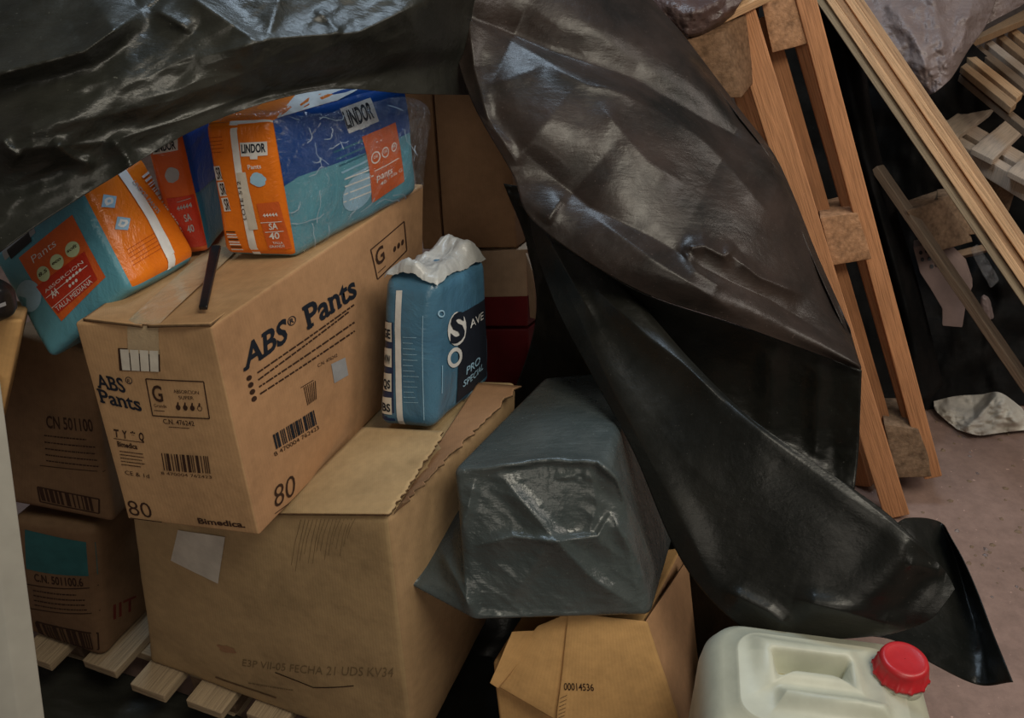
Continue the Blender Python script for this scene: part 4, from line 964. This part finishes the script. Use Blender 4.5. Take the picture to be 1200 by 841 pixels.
# brownish plastic over the top of the pallets
g = G()
sheet(g, [[(740, -60, 2.1), (800, -60, 2.08), (890, -60, 2.12)], [(752, -15, 2.02), (805, -15, 2.0), (885, -20, 2.04)], [(772, 12, 1.98), (810, 18, 1.95), (870, 0, 2.0)], [(792, 34, 1.97), (815, 38, 1.96), (862, 12, 2.0)], [(800, 42, 2.02), (818, 46, 2.02), (858, 22, 2.05)]], BROWNF, 60, 60,
      [([(770, 0), (820, 10), (870, -12)], .02, 8, 8, .6)], .02, .03)
tag(g.build('plastic_sheet', solid=.002), 'brownish shiny plastic folded over the pallet tops at the top of the photo', 'plastic sheet')

# ================================================================ RUBBLE BEHIND
cb = thing('chipboard_block_pallet', at(1100, 280, 2.5) * [1, 1, 0], 'dusty pallet end with chipboard blocks under the slanting planks', 'pallet')
blockpx(cb, [(1093, 296, 2.42), (1140, 283, 2.44), (1105, 234, 2.40), (1062, 247, 2.38)], [(1093, 280, 2.58), (1136, 270, 2.58), (1098, 223, 2.54), (1060, 236, 2.52)], CHIPD)
blockpx(cb, [(1128, 276, 2.46), (1160, 272, 2.48), (1130, 226, 2.44), (1098, 232, 2.42)], [(1128, 262, 2.6), (1156, 262, 2.6), (1125, 218, 2.56), (1098, 222, 2.55)], CHIPD)
strip('end_board', cb, V3(1110, 300, 2.56), V3(1175, 285, 2.62), np.array([0, .8, -.6]), .09, .02, W_DK)
g = G(); bar(g, at(1028, 196, 2.44), at(1222, 478, 2.26), np.array([.3, .8, .3]), .035, .022, W_DK, n=24)
tag(g.build('wooden_batten'), 'single thin dusty batten slanting down below the plank bundle', 'batten')
g = G()
out = [(1070, 290), (1088, 286), (1112, 292), (1132, 312), (1140, 336), (1132, 356), (1128, 384), (1104, 382), (1104, 362), (1090, 338), (1078, 320)]
Wf = [at(x, y, 2.52) for x, y in out]; nb_ = np.array([.01, .03, .01]); Wb = [p + nb_ for p in Wf]
g.poly(Wf, MAUVEP); g.poly(Wb[::-1], MAUVEP)
for i in range(len(out)): j = (i + 1) % len(out); g.poly([Wf[j], Wf[i], Wb[i], Wb[j]], MAUVEP)
for x, y in ((1079, 296), (1086, 294), (1081, 304), (1089, 303), (1092, 312), (1098, 310)):
    g.poly([at(x + 2.2 * math.cos(a), y + 2.6 * math.sin(a), 2.518) for a in np.linspace(0, 5.6, 9)][::-1], BLACKP)
tag(g.build('perforated_panel', smooth=False, bevel=.003), 'broken mauve panel with a cluster of small holes behind the thin batten', 'panel')
g = G(); H = pxbox([(1160, 338, 2.44), (1170, 330, 2.44), (1144, 286, 2.42), (1136, 292, 2.42)], [(1162, 336, 2.46), (1172, 328, 2.46), (1146, 285, 2.44), (1138, 291, 2.44)], r=.006, noise=.008, nfreq=30); H.emit(g, CLEAR, n=12)
tag(g.build('plastic_wrapper'), 'small clear shiny wrapper beside the underside of the plank bundle', 'wrapper')
g = G(); H = pxbox([(1148, 372, 2.5), (1162, 378, 2.5), (1158, 350, 2.48), (1150, 346, 2.48)], [(1150, 368, 2.6), (1164, 372, 2.6), (1160, 348, 2.56), (1152, 344, 2.56)], r=.01, noise=.012, nfreq=20); H.emit(g, MAUVE, n=10)
tag(g.build('rubble_piece'), 'small mauve rubble piece right of the thin batten', 'rubble')
# crumpled paper on the floor
def fz(x, y, z=.004): return (x, y, dep(hz(x, y, z)))
g = G()
sheet(g, [[fz(1094, 470, .02), fz(1120, 464, .02), fz(1150, 462, .03), fz(1172, 460, .08), fz(1198, 478, .02)],
          [fz(1096, 480, .01), fz(1120, 480, .02), fz(1148, 480, .03), fz(1176, 474, .07), fz(1204, 488, .01)],
          [fz(1106, 490), fz(1124, 494, .015), fz(1146, 496, .02), fz(1178, 488, .05), fz(1208, 496)],
          [fz(1122, 503), fz(1134, 507), fz(1150, 510), fz(1180, 506), fz(1212, 503)]], PAPERW, 60, 50, [([(1172, 458), (1150, 485), (1128, 506)], .035, 7, 7, .8), ([(1172, 458), (1182, 480), (1196, 502)], .03, 8, 8, .8), ([(1100, 478), (1140, 486)], .02, 5, 7, .8)], .028, .05)
tag(g.build('crumpled_paper', solid=.0015), 'crumpled off-white paper lying on the floor right of the leaning pallet', 'paper')
# floor grit
r = random.Random(5); g = G()
for k in range(60):
    p = hz(r.uniform(1080, 1200), r.uniform(480, 700), 0); s_ = r.uniform(.003, .009); a = r.random() * 6
    pts = [p + np.array([s_ * math.cos(a + q) * (1 + .4 * math.sin(3 * q)), s_ * math.sin(a + q), .0005]) for q in (0, 1.2, 2.4, 3.6, 4.9)]; tp_ = p + np.array([0, 0, s_ * .7])
    for i in range(5): g.poly([pts[i], pts[(i + 1) % 5], tp_], W_DK if k % 3 else MAUVE)
tag(g.build('floor_grit', smooth=False), 'scattered grit and chips on the brown floor', 'grit', kind='stuff')

# ================================================================ TARPAULINS
# top left
g = G()
T1 = [[(-60, -90, 1.22), (60, -90, 1.20), (180, -90, 1.20), (300, -90, 1.22), (420, -90, 1.26), (520, -90, 1.32), (580, -90, 1.40)],
      [(-60, 0, 1.13), (60, -5, 1.10), (180, -10, 1.10), (300, -15, 1.13), (420, -20, 1.19), (515, -20, 1.27), (580, -20, 1.58)],
      [(-60, 90, 1.07), (55, 75, 1.05), (170, 60, 1.06), (290, 45, 1.10), (410, 35, 1.17), (500, 20, 1.26), (565, 15, 1.55)],
      [(-60, 170, 1.04), (50, 145, 1.03), (155, 115, 1.06), (275, 88, 1.12), (395, 72, 1.19), (490, 55, 1.29), (575, 50, 1.62)],
      [(-60, 240, 1.05), (30, 205, 1.05), (130, 160, 1.08), (255, 122, 1.14), (380, 95, 1.22), (480, 82, 1.33), (580, 80, 1.68)],
      [(-60, 345, 1.045), (22, 279, 1.045), (124, 213, 1.07), (245, 144, 1.13), (375, 106, 1.22), (482, 110, 1.35), (585, 112, 1.72)]]
F1 = [([(-40, 96), (40, 76), (100, 60), (165, 14)], .060, 38, 14, .7), ([(-40, 155), (90, 142), (200, 118), (300, 80), (400, 62)], .018, 30, 22, .5),
      ([(-20, 175), (60, 172), (130, 165), (220, 138), (310, 104)], .024, 20, 20, .6), ([(130, 160), (150, 185), (160, 215)], .018, 8, 12, .8), ([(60, 165), (85, 185), (112, 192)], .016, 8, 10, .8),
      ([(0, 160), (12, 175), (26, 185)], .016, 6, 8, .8), ([(215, -10), (262, 22), (310, 55)], .024, 14, 20, .7), ([(230, 70), (320, 45), (420, 38), (500, 0)], .020, 12, 22, .7),
      ([(310, 55), (330, -10)], .010, 12, 12, .7), ([(180, 10), (215, 30), (225, 40)], .014, 10, 8, .8), ([(370, 10), (400, 40)], .01, 10, 10, .8), ([(-30, 30), (60, -10), (100, -40)], .02, 16, 16, .6)]
sheet(g, T1, TARPL, 300, 200, F1, .018, .012, aniso=(-.45, 1.9), octs=3)
tag(g.build('tarpaulin', solid=.0012), 'glossy black tarpaulin draped over the orange packs at the top left', 'tarpaulin')

# hanging central tarp : upper layer, inner shaded fold, lower layer, flared tail - all one sheet
g = G()
A_ = [ # rows across from the left edge (free edge) to the right edge ; columns run down the sheet
 [(520, -80, 1.56), (527, -5, 1.52), (534, 60, 1.49), (556, 125, 1.47), (600, 203, 1.46), (628, 262, 1.44), (742, 337, 1.42), (858, 378, 1.42), (1009, 433, 1.46)],
 [(548, -85, 1.52), (552, -8, 1.48), (575, 55, 1.46), (610, 112, 1.44), (662, 185, 1.43), (705, 245, 1.40), (785, 315, 1.38), (880, 358, 1.40), (1009, 430, 1.455)],
 [(590, -90, 1.54), (600, -10, 1.52), (640, 45, 1.49), (680, 95, 1.46), (728, 165, 1.44), (775, 220, 1.43), (830, 280, 1.42), (905, 335, 1.44), (1006, 422, 1.47)],
 [(650, -95, 1.60), (665, -12, 1.57), (712, 42, 1.55), (750, 90, 1.52), (790, 145, 1.50), (835, 195, 1.50), (870, 245, 1.50), (930, 315, 1.51), (1003, 412, 1.51)],
 [(710, -95, 1.70), (722, -14, 1.68), (768, 38, 1.66), (805, 82, 1.63), (840, 125, 1.61), (880, 170, 1.60), (905, 215, 1.60), (945, 295, 1.60), (999, 398, 1.58)],
 [(735, -95, 1.86), (756, -15, 1.84), (800, 40, 1.82), (838, 90, 1.80), (868, 130, 1.78), (905, 178, 1.76), (928, 225, 1.74), (958, 300, 1.72), (996, 385, 1.66)]]
for row, dd in zip(A_, (0, -.005, -.01, -.03, -.06, -.14)):
    for k in range(len(row)): row[k] = (row[k][0], row[k][1], row[k][2] + dd)
FA = [([(535, 12), (563, 24), (643, 60), (740, 92), (820, 138), (925, 192)], -.075, 34, 80, .55),
      ([(612, 178), (645, 205), (690, 242), (774, 284), (830, 318), (900, 350), (1000, 412)], -.055, 75, 36, .55),
      ([(800, 292), (825, 288), (848, 300), (862, 288)], .022, 8, 10, .9), ([(858, 300), (890, 325), (940, 345)], .018, 7, 9, .8), ([(800, 292), (816, 318), (850, 340)], .014, 6, 9, .8),
      ([(575, 36), (655, 78), (745, 116), (830, 165), (905, 200)], .022, 12, 34, .8), ([(700, 120), (760, 190), (800, 215)], .008, 10, 14, .7), ([(640, 75), (690, 100), (760, 110)], .008, 6, 10, .8), ([(780, 120), (850, 190), (900, 250)], .010, 8, 14, .7), ([(890, 165), (915, 185)], .02, 8, 8, .9),
      ([(560, 140), (575, 100), (640, 75)], .006, 10, 14, .6), ([(660, 230), (640, 262)], .010, 6, 10, .9), ([(549, 18), (556, 80), (572, 140), (610, 195)], .014, 8, 12, .8),
      ([(690, 250), (760, 300), (860, 365)], .008, 8, 10, .7)]
sheet(g, A_, TARP, 220, 170, FA, .010, .009, aniso=(.75, 2.2), octs=2)
# inner fold in deep shade
D_ = [[(640, 268, 1.50), (742, 338, 1.46), (858, 379, 1.46), (950, 410, 1.475), (1010, 434, 1.468)],
      [(650, 290, 1.56), (750, 362, 1.54), (858, 425, 1.54), (950, 465, 1.53), (1008, 485, 1.50)],
      [(660, 320, 1.58), (756, 400, 1.58), (856, 475, 1.57), (950, 520, 1.56), (1006, 530, 1.52)],
      [(665, 345, 1.56), (762, 430, 1.55), (856, 500, 1.55), (950, 550, 1.54), (1001, 578, 1.51)]]
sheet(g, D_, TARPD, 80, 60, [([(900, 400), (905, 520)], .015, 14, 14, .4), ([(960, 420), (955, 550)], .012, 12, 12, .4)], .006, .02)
B2 = [ # left free edge -> right/top edge, columns run down
 [(618, 235, 1.52), (628, 290, 1.50), (652, 360, 1.48), (690, 432, 1.46), (742, 528, 1.42), (785, 630, 1.38), (822, 690, 1.35), (872, 736, 1.33), (915, 746, 1.31), (980, 748, 1.29), (1022, 745, 1.285), (1036, 744, 1.28)],
 [(638, 245, 1.50), (652, 300, 1.48), (690, 365, 1.45), (728, 440, 1.42), (785, 530, 1.37), (840, 615, 1.33), (888, 670, 1.30), (925, 702, 1.28), (975, 718, 1.26), (1020, 728, 1.255), (1052, 736, 1.26), (1066, 736, 1.27)],
 [(655, 255, 1.48), (680, 305, 1.46), (722, 370, 1.43), (770, 445, 1.39), (835, 520, 1.35), (895, 590, 1.31), (945, 640, 1.28), (985, 672, 1.26), (1025, 694, 1.25), (1055, 710, 1.25), (1078, 720, 1.26), (1092, 724, 1.27)],
 [(668, 262, 1.48), (705, 312, 1.46), (745, 360, 1.43), (800, 425, 1.41), (868, 492, 1.38), (935, 550, 1.35), (985, 590, 1.33), (1025, 625, 1.31), (1058, 652, 1.30), (1083, 675, 1.30), (1098, 694, 1.30), (1108, 706, 1.30)],
 [(676, 268, 1.50), (718, 322, 1.48), (762, 368, 1.46), (812, 425, 1.45), (875, 486, 1.43), (945, 535, 1.41), (1000, 573, 1.40), (1040, 602, 1.39), (1072, 632, 1.38), (1098, 658, 1.37), (1112, 676, 1.36), (1119, 690, 1.35)]]
_r0 = [c[2] for c in B2[0]]; _r0[:4] = [1.63, 1.59, 1.545, 1.49]
for row, dd in zip(B2, (0, -.045, -.075, -.088, -.080)):
    for k in range(len(row)): row[k] = (row[k][0], row[k][1], _r0[min(k, len(_r0) - 1)] + dd * (1 if k < 9 else .6))
FB = [([(700, 340), (760, 395), (800, 425), (850, 472)], .016, 12, 14, .7), ([(660, 330), (720, 460), (790, 590), (840, 690)], .018, 20, 26, .4), ([(850, 470), (950, 535), (1060, 625), (1108, 668)], .012, 10, 20, .6),
      ([(850, 690), (900, 715), (930, 738)], .016, 10, 14, .6), ([(930, 700), (1010, 722), (1060, 735)], .018, 14, 18, .4), ([(620, 240), (700, 380)], .010, 8, 12, .7), ([(1060, 660), (1108, 668)], .01, 10, 10, .5)]
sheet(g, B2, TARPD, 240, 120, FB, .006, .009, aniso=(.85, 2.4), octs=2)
E_ = [[(590, 215, 1.76), (640, 225, 1.74), (700, 250, 1.72), (760, 300, 1.70)], [(618, 290, 1.80), (660, 300, 1.76), (710, 340, 1.74), (770, 400, 1.70)],
      [(625, 390, 1.90), (670, 410, 1.86), (730, 450, 1.80), (800, 520, 1.70)], [(560, 560, 2.05), (660, 560, 1.98), (750, 570, 1.86), (840, 640, 1.66)],
      [(480, 760, 2.02), (650, 760, 1.92), (780, 740, 1.76), (890, 745, 1.50)], [(430, 900, 1.92), (650, 900, 1.80), (780, 880, 1.66), (880, 880, 1.46)]]
sheet(g, [[(x, y, dep(hz(x, y, z))) for x, y, z in row] for row in ([(560, 700, .012), (640, 700, .03), (720, 710, .02), (800, 730, .012)], [(520, 770, .008), (610, 780, .010), (700, 790, .010), (800, 800, .010)],
      [(490, 850, .008), (590, 860, .009), (700, 870, .009), (800, 870, .010)], [(470, 960, .008), (580, 970, .008), (700, 970, .008), (790, 970, .010)])], TARPD, 50, 50, [], .004, .02)  # floor spread added to darken the shaded gap beside the kraft box
X_ = [[(730, -95, 1.72), (750, -15, 1.70), (794, 42, 1.68), (832, 92, 1.66), (862, 132, 1.64), (899, 180, 1.62), (922, 227, 1.60), (952, 302, 1.58), (990, 386, 1.53)],
      [(722, -90, 1.90), (742, -10, 1.88), (786, 46, 1.86), (824, 96, 1.84), (854, 138, 1.84), (890, 186, 1.84), (912, 233, 1.84), (942, 310, 1.84), (980, 395, 1.84)],
      [(715, -85, 2.06), (735, -5, 2.04), (780, 50, 2.02), (818, 100, 2.02), (846, 142, 2.03), (880, 190, 2.05), (902, 238, 2.08), (932, 316, 2.10), (970, 400, 2.12)]]
sheet(g, X_, TARP, 80, 30, [], .02, .012)
sheet(g, E_, TARPD, 70, 110, [([(622, 240), (660, 330), (690, 400)], .02, 10, 10, .5), ([(640, 260), (690, 360), (730, 450)], .02, 10, 12, .5)], .02, .02)  # dark layer added to fill the shaded gaps behind bag and kraft box
C_ = [[(1052, 612), (1062, 607), (1085, 607), (1104, 613), (1112, 625)], [(1050, 650), (1075, 640), (1100, 640), (1118, 648), (1130, 658)],
      [(1048, 695), (1085, 690), (1110, 690), (1130, 692), (1147, 697)], [(1025, 722), (1072, 728), (1112, 735), (1140, 736), (1163, 740)],
      [(1003, 736), (1056, 745), (1108, 762), (1142, 768), (1176, 772)], [(1000, 743), (1048, 750), (1094, 778), (1146, 802), (1187, 799)]]
C_ = [[(x, y, (1.50, 1.47, 1.43, 1.38, 1.33, 1.30)[r_] + (0, .02, .05, .07, -.01)[c]) for c, (x, y) in enumerate(row)] for r_, row in enumerate(C_)]
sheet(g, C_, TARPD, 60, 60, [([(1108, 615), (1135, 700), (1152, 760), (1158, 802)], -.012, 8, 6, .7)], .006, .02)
tag(g.build('tarpaulin', solid=.0014, weld=0), 'large folded black tarpaulin hanging from the pallets down onto the jerrycan', 'tarpaulin')
